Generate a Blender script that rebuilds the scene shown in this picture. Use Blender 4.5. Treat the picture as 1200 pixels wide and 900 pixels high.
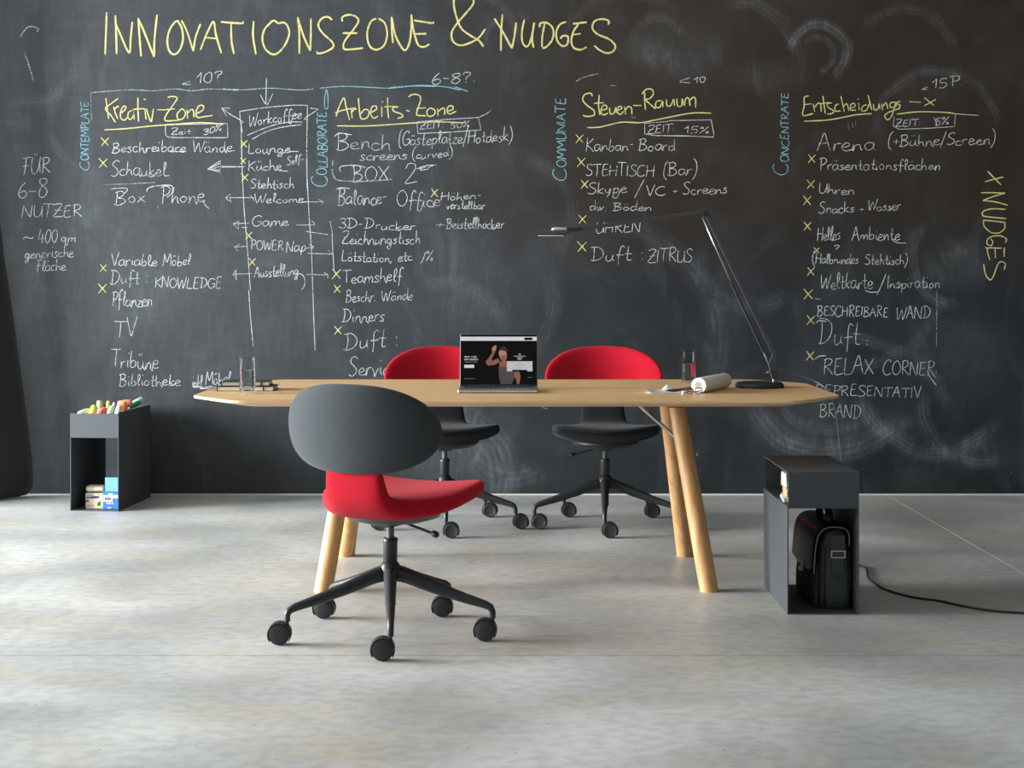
import bpy, bmesh, math, random
from mathutils import Vector, Matrix
random.seed(7)
for o in list(bpy.data.objects): bpy.data.objects.remove(o)
C = bpy.context.scene.collection
PI = math.pi
# ---------------------------------------------------------------- camera, sky, lights, exposure
F, HY, CAMZ, WALLY = 1880.0, 327.0, 1.171, 8.70
cam = bpy.data.cameras.new('camera'); camo = bpy.data.objects.new('camera', cam); C.objects.link(camo)
camo.location = (0, 0, CAMZ); camo.rotation_euler = (PI/2, 0, 0)
cam.sensor_width = 36; cam.lens = 36*F/1200; cam.shift_y = -(450-HY)/1200
cam.clip_start = 0.05; cam.clip_end = 100
bpy.context.scene.camera = camo
w = bpy.data.worlds.new('sky'); bpy.context.scene.world = w; w.use_nodes = True
bg = w.node_tree.nodes['Background']; bg.inputs[0].default_value = (0.88, 0.94, 1.0, 1); bg.inputs[1].default_value = 0.27
def area(name, loc, rot, sx, sy, power, col):
    l = bpy.data.lights.new(name, 'AREA'); l.shape = 'RECTANGLE'; l.size = sx; l.size_y = sy; l.energy = power; l.color = col
    o = bpy.data.objects.new(name, l); o.location = loc; o.rotation_euler = rot; C.objects.link(o); return o
# daylight through the three tall windows of the left wall
for k, yy in enumerate((3.4, 5.6, 7.4)):
    area('window_daylight', (-7.6, yy, 1.9), (0, -PI/2+0.0, 0), 2.8, 1.6, (360, 1050, 620)[k], (0.93, 0.97, 1.0))
vs = bpy.context.scene.view_settings
vs.view_transform = 'Standard'; vs.look = 'None'; vs.exposure = 0.26; vs.gamma = 1; vs.use_curve_mapping = False

# ---------------------------------------------------------------- materials
def nt(name):
    m = bpy.data.materials.new(name); m.use_nodes = True
    return m, m.node_tree.nodes, m.node_tree.links, m.node_tree.nodes['Principled BSDF']
def srgb(r, g, b):
    f = lambda c: (c/255/12.92) if c/255 <= .04045 else ((c/255+.055)/1.055)**2.4
    return (f(r), f(g), f(b), 1)
def plain(name, col, rough=.5, metal=0, bump=0, bscale=400, coat=0, var=0.06):
    m, N, L, B = nt(name)
    n = N.new('ShaderNodeTexNoise'); n.inputs['Scale'].default_value = bscale
    tc = N.new('ShaderNodeTexCoord'); L.new(tc.outputs['Object'], n.inputs['Vector'])
    mx = N.new('ShaderNodeMixRGB'); mx.inputs[1].default_value = [c*(1-var) for c in col[:3]]+[1]; mx.inputs[2].default_value = [min(1, c*(1+var)) for c in col[:3]]+[1]
    L.new(n.outputs[0], mx.inputs[0]); L.new(mx.outputs[0], B.inputs['Base Color'])
    B.inputs['Roughness'].default_value = rough; B.inputs['Metallic'].default_value = metal; B.inputs['Coat Weight'].default_value = coat
    if bump:
        b = N.new('ShaderNodeBump'); b.inputs['Strength'].default_value = bump; b.inputs['Distance'].default_value = .001
        L.new(n.outputs[0], b.inputs['Height']); L.new(b.outputs[0], B.inputs['Normal'])
    return m
def fabric(name, col, sheen=.3):
    m, N, L, B = nt(name)
    tc = N.new('ShaderNodeTexCoord')
    n = N.new('ShaderNodeTexNoise'); n.inputs['Scale'].default_value = 260; n.inputs['Detail'].default_value = 3
    n2 = N.new('ShaderNodeTexNoise'); n2.inputs['Scale'].default_value = 9
    L.new(tc.outputs['Object'], n.inputs[0]); L.new(tc.outputs['Object'], n2.inputs[0])
    mx = N.new('ShaderNodeMixRGB'); mx.inputs[1].default_value = [c*.72 for c in col[:3]]+[1]; mx.inputs[2].default_value = [min(1, c*1.28) for c in col[:3]]+[1]
    ad = N.new('ShaderNodeMath'); ad.operation = 'MULTIPLY_ADD'; ad.inputs[1].default_value = .7
    a2 = N.new('ShaderNodeMath'); a2.operation = 'MULTIPLY'; a2.inputs[1].default_value = .3
    L.new(n2.outputs[0], a2.inputs[0]); L.new(n.outputs[0], ad.inputs[0]); L.new(a2.outputs[0], ad.inputs[2])
    L.new(ad.outputs[0], mx.inputs[0]); L.new(mx.outputs[0], B.inputs['Base Color'])
    b = N.new('ShaderNodeBump'); b.inputs['Strength'].default_value = .35; b.inputs['Distance'].default_value = .001
    L.new(n.outputs[0], b.inputs['Height']); L.new(b.outputs[0], B.inputs['Normal'])
    B.inputs['Roughness'].default_value = .9; B.inputs['Sheen Weight'].default_value = sheen; B.inputs['Specular IOR Level'].default_value = .1; B.inputs['Sheen Roughness'].default_value = .6
    return m
def wood(name, c1, c2, axis, rough=.45):
    m, N, L, B = nt(name)
    tc = N.new('ShaderNodeTexCoord'); mp = N.new('ShaderNodeMapping')
    mp.inputs['Scale'].default_value = [(1.1 if i == axis else 24) for i in range(3)]
    L.new(tc.outputs['Object'], mp.inputs[0])
    n = N.new('ShaderNodeTexNoise'); n.inputs['Scale'].default_value = 1.6; n.inputs['Detail'].default_value = 6; n.inputs['Distortion'].default_value = .6
    L.new(mp.outputs[0], n.inputs[0])
    n2 = N.new('ShaderNodeTexNoise'); n2.inputs['Scale'].default_value = 9; n2.inputs['Detail'].default_value = 2
    L.new(mp.outputs[0], n2.inputs[0])
    rp = N.new('ShaderNodeValToRGB'); rp.color_ramp.elements[0].position = .32; rp.color_ramp.elements[0].color = c1
    rp.color_ramp.elements[1].position = .68; rp.color_ramp.elements[1].color = c2
    L.new(n.outputs[0], rp.inputs[0])
    mx = N.new('ShaderNodeMixRGB'); mx.blend_type = 'MULTIPLY'; mx.inputs[0].default_value = .22
    L.new(rp.outputs[0], mx.inputs[1]); L.new(n2.outputs[0], mx.inputs[2]); L.new(mx.outputs[0], B.inputs['Base Color'])
    B.inputs['Roughness'].default_value = rough
    return m
def glassmat(name, col=(1, 1, 1, 1), ior=1.45):
    m, N, L, B = nt(name)
    B.inputs['Base Color'].default_value = col; B.inputs['Transmission Weight'].default_value = 1; B.inputs['Roughness'].default_value = .01; B.inputs['IOR'].default_value = ior
    return m
def thinglass(name):
    m, N, L, B = nt(name); N.remove(B); o = N['Material Output']
    t = N.new('ShaderNodeBsdfTransparent'); g = N.new('ShaderNodeBsdfGlossy'); g.inputs['Roughness'].default_value = .02; t.inputs[0].default_value = (.96, .97, .97, 1)
    f = N.new('ShaderNodeLayerWeight'); f.inputs[0].default_value = .12; x = N.new('ShaderNodeMixShader')
    q = N.new('ShaderNodeMath'); q.operation = 'MULTIPLY'; q.inputs[1].default_value = .55; L.new(f.outputs['Fresnel'], q.inputs[0]); L.new(q.outputs[0], x.inputs[0]); L.new(t.outputs[0], x.inputs[1]); L.new(g.outputs[0], x.inputs[2]); L.new(x.outputs[0], o.inputs[0]); return m
def emit(name, col, s=1.0):
    m, N, L, B = nt(name)
    B.inputs['Base Color'].default_value = (0.005, .005, .005, 1); B.inputs['Roughness'].default_value = .35; B.inputs['Specular IOR Level'].default_value = .08
    B.inputs['Emission Color'].default_value = col; B.inputs['Emission Strength'].default_value = s
    return m
def floor_mat():
    m, N, L, B = nt('polished_concrete')
    tc = N.new('ShaderNodeTexCoord')
    def noise(sc, det, stretch=(1, 1, 1), dist=0, off=0):
        mp = N.new('ShaderNodeMapping'); mp.inputs['Scale'].default_value = stretch; mp.inputs['Location'].default_value = (off, off*.7, 0)
        L.new(tc.outputs['Object'], mp.inputs[0])
        n = N.new('ShaderNodeTexNoise'); n.inputs['Scale'].default_value = sc; n.inputs['Detail'].default_value = det; n.inputs['Distortion'].default_value = dist; n.inputs['Roughness'].default_value = .30
        L.new(mp.outputs[0], n.inputs[0]); return n
    def ramp(src, p0, c0, p1, c1):
        r = N.new('ShaderNodeValToRGB'); r.color_ramp.elements[0].position = p0; r.color_ramp.elements[0].color = c0; r.color_ramp.elements[1].position = p1; r.color_ramp.elements[1].color = c1
        L.new(src.outputs[0], r.inputs[0]); return r
    a = noise(1.7, 10, (1, 1.15, 1), .35)
    base = ramp(a, .30, (.335, .342, .330, 1), .70, (.53, .535, .515, 1))
    bw = ramp(noise(2.6, 9, (.8, 1.4, 1), .9, 7), .46, (0, 0, 0, 1), .74, (1, 1, 1, 1))
    m1 = N.new('ShaderNodeMixRGB'); m1.inputs[2].default_value = (.47, .425, .33, 1)
    f1 = N.new('ShaderNodeMath'); f1.operation = 'MULTIPLY'; f1.inputs[1].default_value = .55
    L.new(bw.outputs[0], f1.inputs[0]); L.new(f1.outputs[0], m1.inputs[0]); L.new(base.outputs[0], m1.inputs[1])
    sp = ramp(noise(26, 7, (.8, 1, 1), .3, 3), .30, (.72, .72, .72, 1), .62, (1.05, 1.05, 1.05, 1))
    m2 = N.new('ShaderNodeMixRGB'); m2.blend_type = 'MULTIPLY'; m2.inputs[0].default_value = .55
    L.new(m1.outputs[0], m2.inputs[1]); L.new(sp.outputs[0], m2.inputs[2])
    pit = ramp(noise(60, 1, (1, 1, 1), 0, 11), .20, (.25, .25, .25, 1), .235, (1, 1, 1, 1))
    m3 = N.new('ShaderNodeMixRGB'); m3.blend_type = 'MULTIPLY'; m3.inputs[0].default_value = .8
    L.new(m2.outputs[0], m3.inputs[1]); L.new(pit.outputs[0], m3.inputs[2])
    L.new(m3.outputs[0], B.inputs['Base Color'])
    r = N.new('ShaderNodeMapRange'); r.inputs[3].default_value = .30; r.inputs[4].default_value = .55
    L.new(a.outputs[0], r.inputs[0]); L.new(r.outputs[0], B.inputs['Roughness'])
    b = N.new('ShaderNodeBump'); b.inputs['Strength'].default_value = .06; b.inputs['Distance'].default_value = .004
    L.new(noise(14, 6, (1, 1, 1), 0, 5).outputs[0], b.inputs['Height']); L.new(b.outputs[0], B.inputs['Normal'])
    return m
# board coordinates: a point of the board, 1 unit = 4.63 mm, x from the board's centre line + 600
BS = WALLY/F
def bx(u): return (u-600)*BS
def bz(v): return CAMZ-(v-HY)*BS
def board_mat():
    m, N, L, B = nt('blackboard_paint')
    tc = N.new('ShaderNodeTexCoord'); sep = N.new('ShaderNodeSeparateXYZ'); L.new(tc.outputs['Object'], sep.inputs[0])
    def M(op, a, b=None, c=None, clamp=False):
        n = N.new('ShaderNodeMath'); n.operation = op; n.use_clamp = clamp
        for i, v in enumerate((a, b, c)):
            if v is None: continue
            if isinstance(v, (int, float)): n.inputs[i].default_value = v
            else: L.new(v, n.inputs[i])
        return n.outputs[0]
    def noise(sc, det, rot=0, st=(1, 1, 1), dist=0, off=0, rough=.55):
        mp = N.new('ShaderNodeMapping'); mp.inputs['Rotation'].default_value = (0, rot, 0); mp.inputs['Scale'].default_value = st; mp.inputs['Location'].default_value = (off, 0, off*.6)
        L.new(tc.outputs['Object'], mp.inputs[0])
        n = N.new('ShaderNodeTexNoise'); n.inputs['Scale'].default_value = sc; n.inputs['Detail'].default_value = det; n.inputs['Distortion'].default_value = dist; n.inputs['Roughness'].default_value = rough
        L.new(mp.outputs[0], n.inputs[0]); return n.outputs[0]
    def mr(v, a, b, c=0, d=1):
        n = N.new('ShaderNodeMapRange'); n.interpolation_type = 'SMOOTHSTEP'
        for i, x in enumerate((a, b, c, d)): n.inputs[i+1].default_value = x
        L.new(v, n.inputs[0]); return n.outputs[0]
    X, Z = sep.outputs[0], sep.outputs[2]
    fine = mr(noise(30, 5, 0, (1, 1, .18), 0, 2), .35, .75)                 # vertical wiping streaks
    fineh = mr(noise(30, 5, 0, (.18, 1, 1), 0, 9), .35, .75)
    cloud = mr(noise(1.1, 5, 0, (1, 1, 1), 1.2, 3), .42, .72)
    cloud2 = mr(noise(2.6, 6, .6, (1, 1, .5), 2.2, 13), .48, .74)
    left = mr(X, 1.2, -2.2)                                                 # pale blue-grey coverage rises towards the left half
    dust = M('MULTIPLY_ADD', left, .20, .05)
    dust = M('MULTIPLY_ADD', cloud, .11, dust)
    dust = M('MULTIPLY_ADD', cloud2, .12, dust)
    dust = M('MULTIPLY', dust, M('MULTIPLY_ADD', fine, .22, .80))
    dust = M('MULTIPLY', dust, M('MULTIPLY_ADD', fineh, .18, .88))
    # wiped arcs: centre u v, radius, half width, strength, opening direction (deg, 0 = right, 90 = up), spread
    arcs = [(1098, 158, 74, 9, .5, 95, 110), (957, 62, 34, 9, .8, 60, 150), (957, 62, 20, 6, .45, 30, 150), (868, 72, 70, 12, .45, 50, 70), (740, 88, 95, 8, .28, 100, 60),
            (1060, 72, 60, 10, .3, 80, 90), (772, 45, 26, 9, .35, 100, 120), (975, 425, 105, 20, .62, 265, 80), (975, 432, 72, 9, .35, 250, 80), (1095, 438, 92, 14, .60, 258, 85), (1150, 470, 70, 12, .4, 230, 80),
            (700, 400, 140, 18, .30, 20, 70), (560, 350, 90, 14, .3, 330, 60), (520, 400, 70, 12, .28, 60, 70), (600, 500, 60, 25, .38, 200, 140), (520, 560, 70, 30, .45, 60, 140), (880, 300, 60, 14, .25, 240, 100),
            (1010, 330, 95, 10, .3, 300, 60), (1130, 300, 60, 10, .4, 200, 80), (1000, 520, 120, 12, .3, 60, 60), (30, 60, 60, 10, .25, 310, 70), (150, 130, 90, 9, .16, 200, 60), (610, 250, 60, 12, .22, 20, 90), (560, 40, 45, 8, .3, 60, 100), (600, 45, 30, 6, .3, 120, 100)]
    nb = noise(7, 4, 0, (1, 1, 1), .4, 21); nbm = mr(nb, .3, .65)
    wob = M('MULTIPLY_ADD', noise(3, 2, 0, (1, 1, 1), 0, 31), .10, -.05)
    tot = None
    for (u, v, r, hw, s, dr, spd) in arcs:
        dx = M('SUBTRACT', X, bx(u)); dz = M('SUBTRACT', Z, bz(v))
        d = M('SQRT', M('ADD', M('MULTIPLY', dx, dx), M('MULTIPLY', dz, dz)))
        q = M('ABSOLUTE', M('ADD', M('SUBTRACT', d, r*BS), wob))
        ring = mr(q, hw*BS, hw*BS*.15)
        ca = M('DIVIDE', M('ADD', M('MULTIPLY', dx, math.cos(math.radians(dr))), M('MULTIPLY', dz, math.sin(math.radians(dr)))), M('MAXIMUM', d, .001))
        c0 = math.cos(math.radians(spd*.75)); msk = mr(ca, c0-.12, c0+.25)
        fr = M('MULTIPLY_ADD', M('SINE', M('MULTIPLY_ADD', M('ADD', d, M('MULTIPLY', wob, .6)), 260 if hw < 15 else 170, r)), .24, .72)
        e = M('MULTIPLY', M('MULTIPLY', M('MULTIPLY', ring, fr), msk), s)
        tot = e if tot is None else M('ADD', tot, e)
    stre = mr(noise(26, 3, .9, (1, 1, .25), 1.5, 17), .3, .75)
    tot = M('MULTIPLY', tot, M('MULTIPLY', M('MULTIPLY_ADD', nbm, .7, .3), M('MULTIPLY_ADD', stre, .6, .4)))
    for (u, v, ru, rv, s) in [(800, 60, 70, 55, .30), (530, 540, 70, 60, .38), (900, 90, 60, 25, .30), (1125, 310, 50, 40, .32), (760, 60, 40, 25, .25), (980, 500, 110, 40, .28), (560, 330, 70, 80, .2), (1130, 420, 60, 80, .18), (960, 450, 50, 60, .14), (1140, 530, 70, 30, .25), (640, 300, 40, 60, .16), (100, 300, 140, 150, .16), (250, 300, 150, 150, .12)]:
        dx = M('DIVIDE', M('SUBTRACT', X, bx(u)), ru*BS); dz = M('DIVIDE', M('SUBTRACT', Z, bz(v)), rv*BS)
        d = M('SQRT', M('ADD', M('MULTIPLY', dx, dx), M('MULTIPLY', dz, dz)))
        tot = M('ADD', tot, M('MULTIPLY', M('MULTIPLY', mr(d, 1.1, .2), s), M('MULTIPLY', M('MULTIPLY_ADD', cloud2, .7, .5), M('MULTIPLY_ADD', stre, .5, .5))))
    dust = M('ADD', dust, M('MULTIPLY', tot, 1.25), clamp=True)
    # base colour: warm black towards the upper right, cool black elsewhere
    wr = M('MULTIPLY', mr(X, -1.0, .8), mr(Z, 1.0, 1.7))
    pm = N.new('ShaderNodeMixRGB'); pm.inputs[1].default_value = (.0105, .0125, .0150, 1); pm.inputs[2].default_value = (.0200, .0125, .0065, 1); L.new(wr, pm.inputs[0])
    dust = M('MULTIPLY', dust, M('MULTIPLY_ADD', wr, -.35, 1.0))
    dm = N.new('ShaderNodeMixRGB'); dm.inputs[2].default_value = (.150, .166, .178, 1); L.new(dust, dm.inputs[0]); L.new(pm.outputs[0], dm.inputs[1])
    L.new(dm.outputs[0], B.inputs['Base Color'])
    B.inputs['Roughness'].default_value = .62; B.inputs['Specular IOR Level'].default_value = .25
    bp = N.new('ShaderNodeBump'); bp.inputs['Strength'].default_value = .12; bp.inputs['Distance'].default_value = .002
    L.new(noise(90, 3), bp.inputs['Height']); L.new(bp.outputs[0], B.inputs['Normal'])
    return m
def chalk(name, col, cov=.5):
    m, N, L, B = nt(name)
    tc = N.new('ShaderNodeTexCoord')
    n = N.new('ShaderNodeTexNoise'); n.inputs['Scale'].default_value = 140; n.inputs['Detail'].default_value = 2
    n2 = N.new('ShaderNodeTexNoise'); n2.inputs['Scale'].default_value = 14
    L.new(tc.outputs['Object'], n.inputs[0]); L.new(tc.outputs['Object'], n2.inputs[0])
    ad = N.new('ShaderNodeMath'); ad.operation = 'MULTIPLY_ADD'; ad.inputs[1].default_value = .6; L.new(n2.outputs[0], ad.inputs[0]); L.new(n.outputs[0], ad.inputs[2])
    r = N.new('ShaderNodeMapRange'); r.inputs[1].default_value = 1-cov-.02; r.inputs[2].default_value = 1-cov+.32; r.inputs[3].default_value = .25; r.inputs[4].default_value = .95; r.clamp = True
    L.new(ad.outputs[0], r.inputs[0])
    B.inputs['Base Color'].default_value = col; B.inputs['Roughness'].default_value = 1; B.inputs['Specular IOR Level'].default_value = 0
    L.new(r.outputs[0], B.inputs['Alpha'])
    return m
MT = dict(
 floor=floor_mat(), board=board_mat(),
 white_chalk=chalk('white_chalk', (.60, .62, .62, 1), .42), faint_chalk=chalk('faint_white_chalk', (.42, .44, .44, 1), .30), yellow_chalk=chalk('yellow_chalk', (.63, .565, .235, 1), .55), cyan_chalk=chalk('cyan_chalk', (.22, .47, .54, 1), .46), pale_cyan=chalk('pale_cyan_chalk', (.42, .58, .60, 1), .3),
 wall=plain('grey_plaster', (.34, .34, .33, 1), .9), darkwall=plain('dark_grey_plaster', (.10, .10, .10, 1), .9), filler=plain('joint_filler', (.62, .60, .54, 1), .6), gap=plain('dark_joint', (.07, .075, .07, 1), .9),
 oak=wood('oak_tabletop', srgb(212, 166, 114), srgb(234, 194, 142), 0, .42), oakleg=wood('oak_leg', srgb(198, 146, 90), srgb(224, 178, 122), 2, .5), oakedge=wood('oak_edge', srgb(222, 182, 134), srgb(238, 204, 160), 0, .5),
 red=fabric('red_wool', (.42, .006, .018, 1), .04), grey=fabric('slate_grey_wool', (.036, .042, .046, 1), .12), black=fabric('black_wool', (.010, .011, .012, 1), .05),
 blackmetal=plain('black_powder_coat', (.016, .018, .020, 1), .42, .0, 0), blackplastic=plain('black_plastic', (.018, .019, .021, 1), .5), rubber=plain('wheel_rubber', (.022, .024, .026, 1), .55, bump=.1),
 panplastic=plain('dark_grey_plastic', (.075, .08, .083, 1), .5), chrome=plain('brushed_steel', (.62, .61, .58, 1), .25, 1.0), shelf=plain('graphite_steel', (.058, .064, .072, 1), .55, 0, .15, 900), shelfdark=plain('black_steel', (.014, .016, .020, 1), .5, 0, .1, 900),
 alu=plain('space_grey_aluminium', (.30, .31, .33, 1), .35, .9), alulight=plain('aluminium_edge', (.72, .72, .72, 1), .3, .9), key=plain('key_black', (.012, .012, .013, 1), .5), trackpad=plain('trackpad_grey', (.16, .17, .18, 1), .35, .5),
 glass=thinglass('clear_glass'), water=glassmat('water', (1, 1, 1, 1), 1.33),
 leather=plain('black_leather', (.0095, .0095, .011, 1), .36, 0, .5, 120), canvas=plain('black_canvas', (.055, .062, .070, 1), .75, 0, .5, 500), piping=plain('grey_piping', (.22, .22, .22, 1), .5), lampblack=plain('lamp_anodised_black', (.040, .044, .050, 1), .38), palegrey=plain('pale_grey_plastic', (.38, .38, .38, 1), .5), silver=plain('silver_buckle', (.62, .62, .6, 1), .3, 1),
 paper=plain('white_paper', (.80, .80, .79, 1), .8), kraft=plain('cream_paper_roll', (.72, .68, .60, 1), .75), cream=plain('cream_pages', (.70, .64, .52, 1), .8, bump=.3, bscale=300), core=plain('cardboard_core', (.33, .27, .18, 1), .9), bookcover=plain('black_notebook_cover', (.015, .015, .016, 1), .5),
 bluebox=plain('blue_cardboard', (.02, .16, .60, 1), .5), bluelight=plain('light_blue_cardboard', (.16, .42, .85, 1), .5), creambox=plain('cream_cardboard', (.62, .56, .42, 1), .6), navyprint=plain('navy_print', (.03, .04, .12, 1), .6), yellowprint=plain('yellow_print', (.85, .70, .06, 1), .6), whiteprint=plain('white_print', (.8, .8, .8, 1), .6), redprint=plain('red_print', (.6, .03, .08, 1), .6), orangeprint=plain('orange_print', (.75, .25, .12, 1), .6),
 curtain=fabric('black_curtain_cloth', (.026, .026, .026, 1), .1), pen=plain('navy_pen', (.012, .014, .04, 1), .3), brown=plain('tortoiseshell', (.16, .06, .04, 1), .3), cord=plain('black_cord', (.012, .012, .012, 1), .6), greycord=plain('grey_cord', (.20, .20, .21, 1), .5))
for nm, c in dict(lime=(.62, .80, .10), pink=(.90, .16, .16), orange=(.90, .28, .08), coral=(.80, .25, .18), green=(.02, .30, .10), mint=(.45, .75, .60), lilac=(.35, .28, .50), olive=(.42, .42, .26), beige=(.62, .62, .50), snow=(.78, .84, .88), palegreen=(.55, .72, .40), sand=(.62, .42, .22)).items():
    MT[nm] = plain(nm+'_chalk_stick', c+(1,), .8)

# ---------------------------------------------------------------- helpers
def tag(o, label=None, cat=None, group=None, kind=None):
    for k, v in (('label', label), ('category', cat), ('group', group), ('kind', kind)):
        if v: o[k] = v
    return o
def thing(name, label, cat, loc=(0, 0, 0), rz=0, group=None):
    o = bpy.data.objects.new(name, None); o.empty_display_size = .1; C.objects.link(o); o.location = loc; o.rotation_euler = (0, 0, rz)
    return tag(o, label, cat, group)
def obj(name, bm, mats, parent=None, smooth=False, loc=None, rot=None, sub=0, bevel=0, angle=None):
    me = bpy.data.meshes.new(name)
    if isinstance(bm, bmesh.types.BMesh): bmesh.ops.recalc_face_normals(bm, faces=bm.faces); bm.to_mesh(me); bm.free()
    else: me = bm
    if not isinstance(mats, (list, tuple)): mats = [mats]
    if not me.materials:
        for m in mats: me.materials.append(MT[m])
    if smooth:
        for p in me.polygons: p.use_smooth = True
        if angle: me.set_sharp_from_angle(angle=math.radians(angle))
    o = bpy.data.objects.new(name, me); C.objects.link(o); o.parent = parent
    if loc is not None: o.location = loc
    if rot is not None: o.rotation_euler = rot
    if bevel:
        b = o.modifiers.new('bevel', 'BEVEL'); b.width = bevel; b.segments = 2; b.limit_method = 'ANGLE'
    if sub:
        s = o.modifiers.new('sub', 'SUBSURF'); s.levels = sub; s.render_levels = sub
    return o
def NB(): return bmesh.new()
def box(bm, x0, x1, y0, y1, z0, z1, mi=0, rot=None):
    vs_ = [bm.verts.new((x, y, z)) for x in (x0, x1) for y in (y0, y1) for z in (z0, z1)]
    for f in ((0, 1, 3, 2), (4, 6, 7, 5), (0, 4, 5, 1), (2, 3, 7, 6), (0, 2, 6, 4), (1, 5, 7, 3)):
        bm.faces.new([vs_[i] for i in f]).material_index = mi
    if rot is not None:
        for v in vs_: v.co = rot @ v.co
    return bm
def rbox(x0, x1, y0, y1, z0, z1, r=.003, seg=2, mi=0):
    bm = NB(); box(bm, x0, x1, y0, y1, z0, z1, mi)
    bmesh.ops.bevel(bm, geom=list(bm.edges), offset=r, segments=seg, affect='EDGES', profile=.5); return bm
def tube(bm, pts, rad, n=16, caps=True, mi=0, flat=1.0):
    pts = [Vector(p) for p in pts]; rings = []
    prev = None
    for i, p in enumerate(pts):
        t = (pts[min(i+1, len(pts)-1)]-pts[max(i-1, 0)]).normalized()
        ref = prev if prev is not None else (Vector((0, 0, 1)) if abs(t.z) < .9 else Vector((0, 1, 0)))
        a = t.cross(ref).normalized(); b = a.cross(t).normalized(); prev = b
        r = rad[i] if isinstance(rad, (list, tuple)) else rad
        rings.append([bm.verts.new(p+(a*math.cos(2*PI*k/n)*flat+b*math.sin(2*PI*k/n))*r) for k in range(n)])
    for i in range(len(rings)-1):
        for k in range(n):
            f = bm.faces.new((rings[i][k], rings[i][(k+1) % n], rings[i+1][(k+1) % n], rings[i+1][k])); f.material_index = mi
    if caps:
        bm.faces.new(rings[0]).material_index = mi; bm.faces.new(rings[-1]).material_index = mi
    return bm
def lathe(bm, prof, n=32, c=(0, 0, 0), axis='z', mi=0):
    rings = []
    for (r, h) in prof:
        ring = []
        for k in range(n):
            a = 2*PI*k/n; x, y = math.cos(a)*max(r, 1e-5), math.sin(a)*max(r, 1e-5)
            p = (x, y, h) if axis == 'z' else ((x, h, y) if axis == 'y' else (h, x, y))
            ring.append(bm.verts.new((p[0]+c[0], p[1]+c[1], p[2]+c[2])))
        rings.append(ring)
    for i in range(len(rings)-1):
        for k in range(n):
            bm.faces.new((rings[i][k], rings[i][(k+1) % n], rings[i+1][(k+1) % n], rings[i+1][k])).material_index = mi
    if prof[0][0] > 1e-4: bm.faces.new(rings[0]).material_index = mi
    if prof[-1][0] > 1e-4: bm.faces.new(rings[-1]).material_index = mi
    return bm
def cr(pts, n=4):
    """Catmull-Rom through points"""
    if len(pts) < 3: return [Vector(p) for p in pts]
    P = [Vector(p) for p in pts]; P = [P[0]*2-P[1]]+P+[P[-1]*2-P[-2]]; out = []
    for i in range(1, len(P)-2):
        for k in range(n):
            t = k/n; a, b, c, d = P[i-1], P[i], P[i+1], P[i+2]
            out.append(.5*((2*b)+(c-a)*t+(2*a-5*b+4*c-d)*t*t+(3*b-a-3*c+d)*t**3))
    out.append(P[-2]); return out
def loft(rings, bm=None, mi=0, closed=True):
    bm = bm or NB(); R = [[bm.verts.new(p) for p in r] for r in rings]; n = len(R[0])
    for i in range(len(R)-1):
        for k in range(n if closed else n-1):
            bm.faces.new((R[i][k], R[i][(k+1) % n], R[i+1][(k+1) % n], R[i+1][k])).material_index = mi
    if closed: bm.faces.new(R[0]); bm.faces.new(R[-1])
    return bm
def prism(bm, poly, axis, h0, h1, mi=0):
    """extrude a 2D polygon; axis = extrusion axis"""
    def mk(a, b, h): return {'z': (a, b, h), 'y': (a, h, b), 'x': (h, a, b)}[axis]
    lo = [bm.verts.new(mk(a, b, h0)) for a, b in poly]; hi = [bm.verts.new(mk(a, b, h1)) for a, b in poly]; n = len(poly)
    bm.faces.new(lo).material_index = mi; bm.faces.new(hi).material_index = mi
    for k in range(n): bm.faces.new((lo[k], lo[(k+1) % n], hi[(k+1) % n], hi[k])).material_index = mi
    return bm

# ---------------------------------------------------------------- the setting
XL, XR, YF = -7.0, 5.0, -3.0
fl = obj('floor', box(NB(), XL, XR, YF, WALLY, -.20, -.006), 'gap'); tag(fl, kind='structure', label='pale polished concrete floor with thin joints')
JX, JY = 2.03, 4.99
for (a, b, c, d) in ((XL, JX-.004, YF, JY-.0025), (XL, JX-.004, JY+.0025, WALLY), (JX+.004, XR, YF, JY-.0025), (JX+.004, XR, JY+.0025, WALLY)):
    obj('floor_slab', box(NB(), a, b, c, d, -.0055, 0), 'floor', fl)
obj('joint_filler', box(NB(), JX-.004, JX+.004, JY+.003, WALLY, -.0055, -.0006), 'filler', fl)
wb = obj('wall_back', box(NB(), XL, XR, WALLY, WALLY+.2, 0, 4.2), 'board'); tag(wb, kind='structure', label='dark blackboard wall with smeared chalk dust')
tag(obj('trim_1', box(NB(), XL, XR, WALLY-.006, WALLY-.0001, 0, .007), 'filler'), kind='structure')
wl = NB()
for (a, b) in ((YF, 2.4), (4.4, 4.7), (6.45, 6.65), (8.2, WALLY+.2)): box(wl, XL-.25, XL, a, b, 0, 4.2)
for (a, b) in ((2.4, 4.4), (4.7, 6.45), (6.65, 8.2)): box(wl, XL-.25, XL, a, b, 0, .35); box(wl, XL-.25, XL, a, b, 3.2, 4.2)
tag(obj('wall_left', wl, 'wall'), kind='structure')
tag(obj('wall_right', box(NB(), XR, XR+.2, YF, WALLY+.2, 0, 4.2), 'darkwall'), kind='structure')
tag(obj('ceiling', box(NB(), XL-.25, XR+.2, YF, WALLY+.2, 4.2, 4.4), 'wall'), kind='structure')

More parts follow.
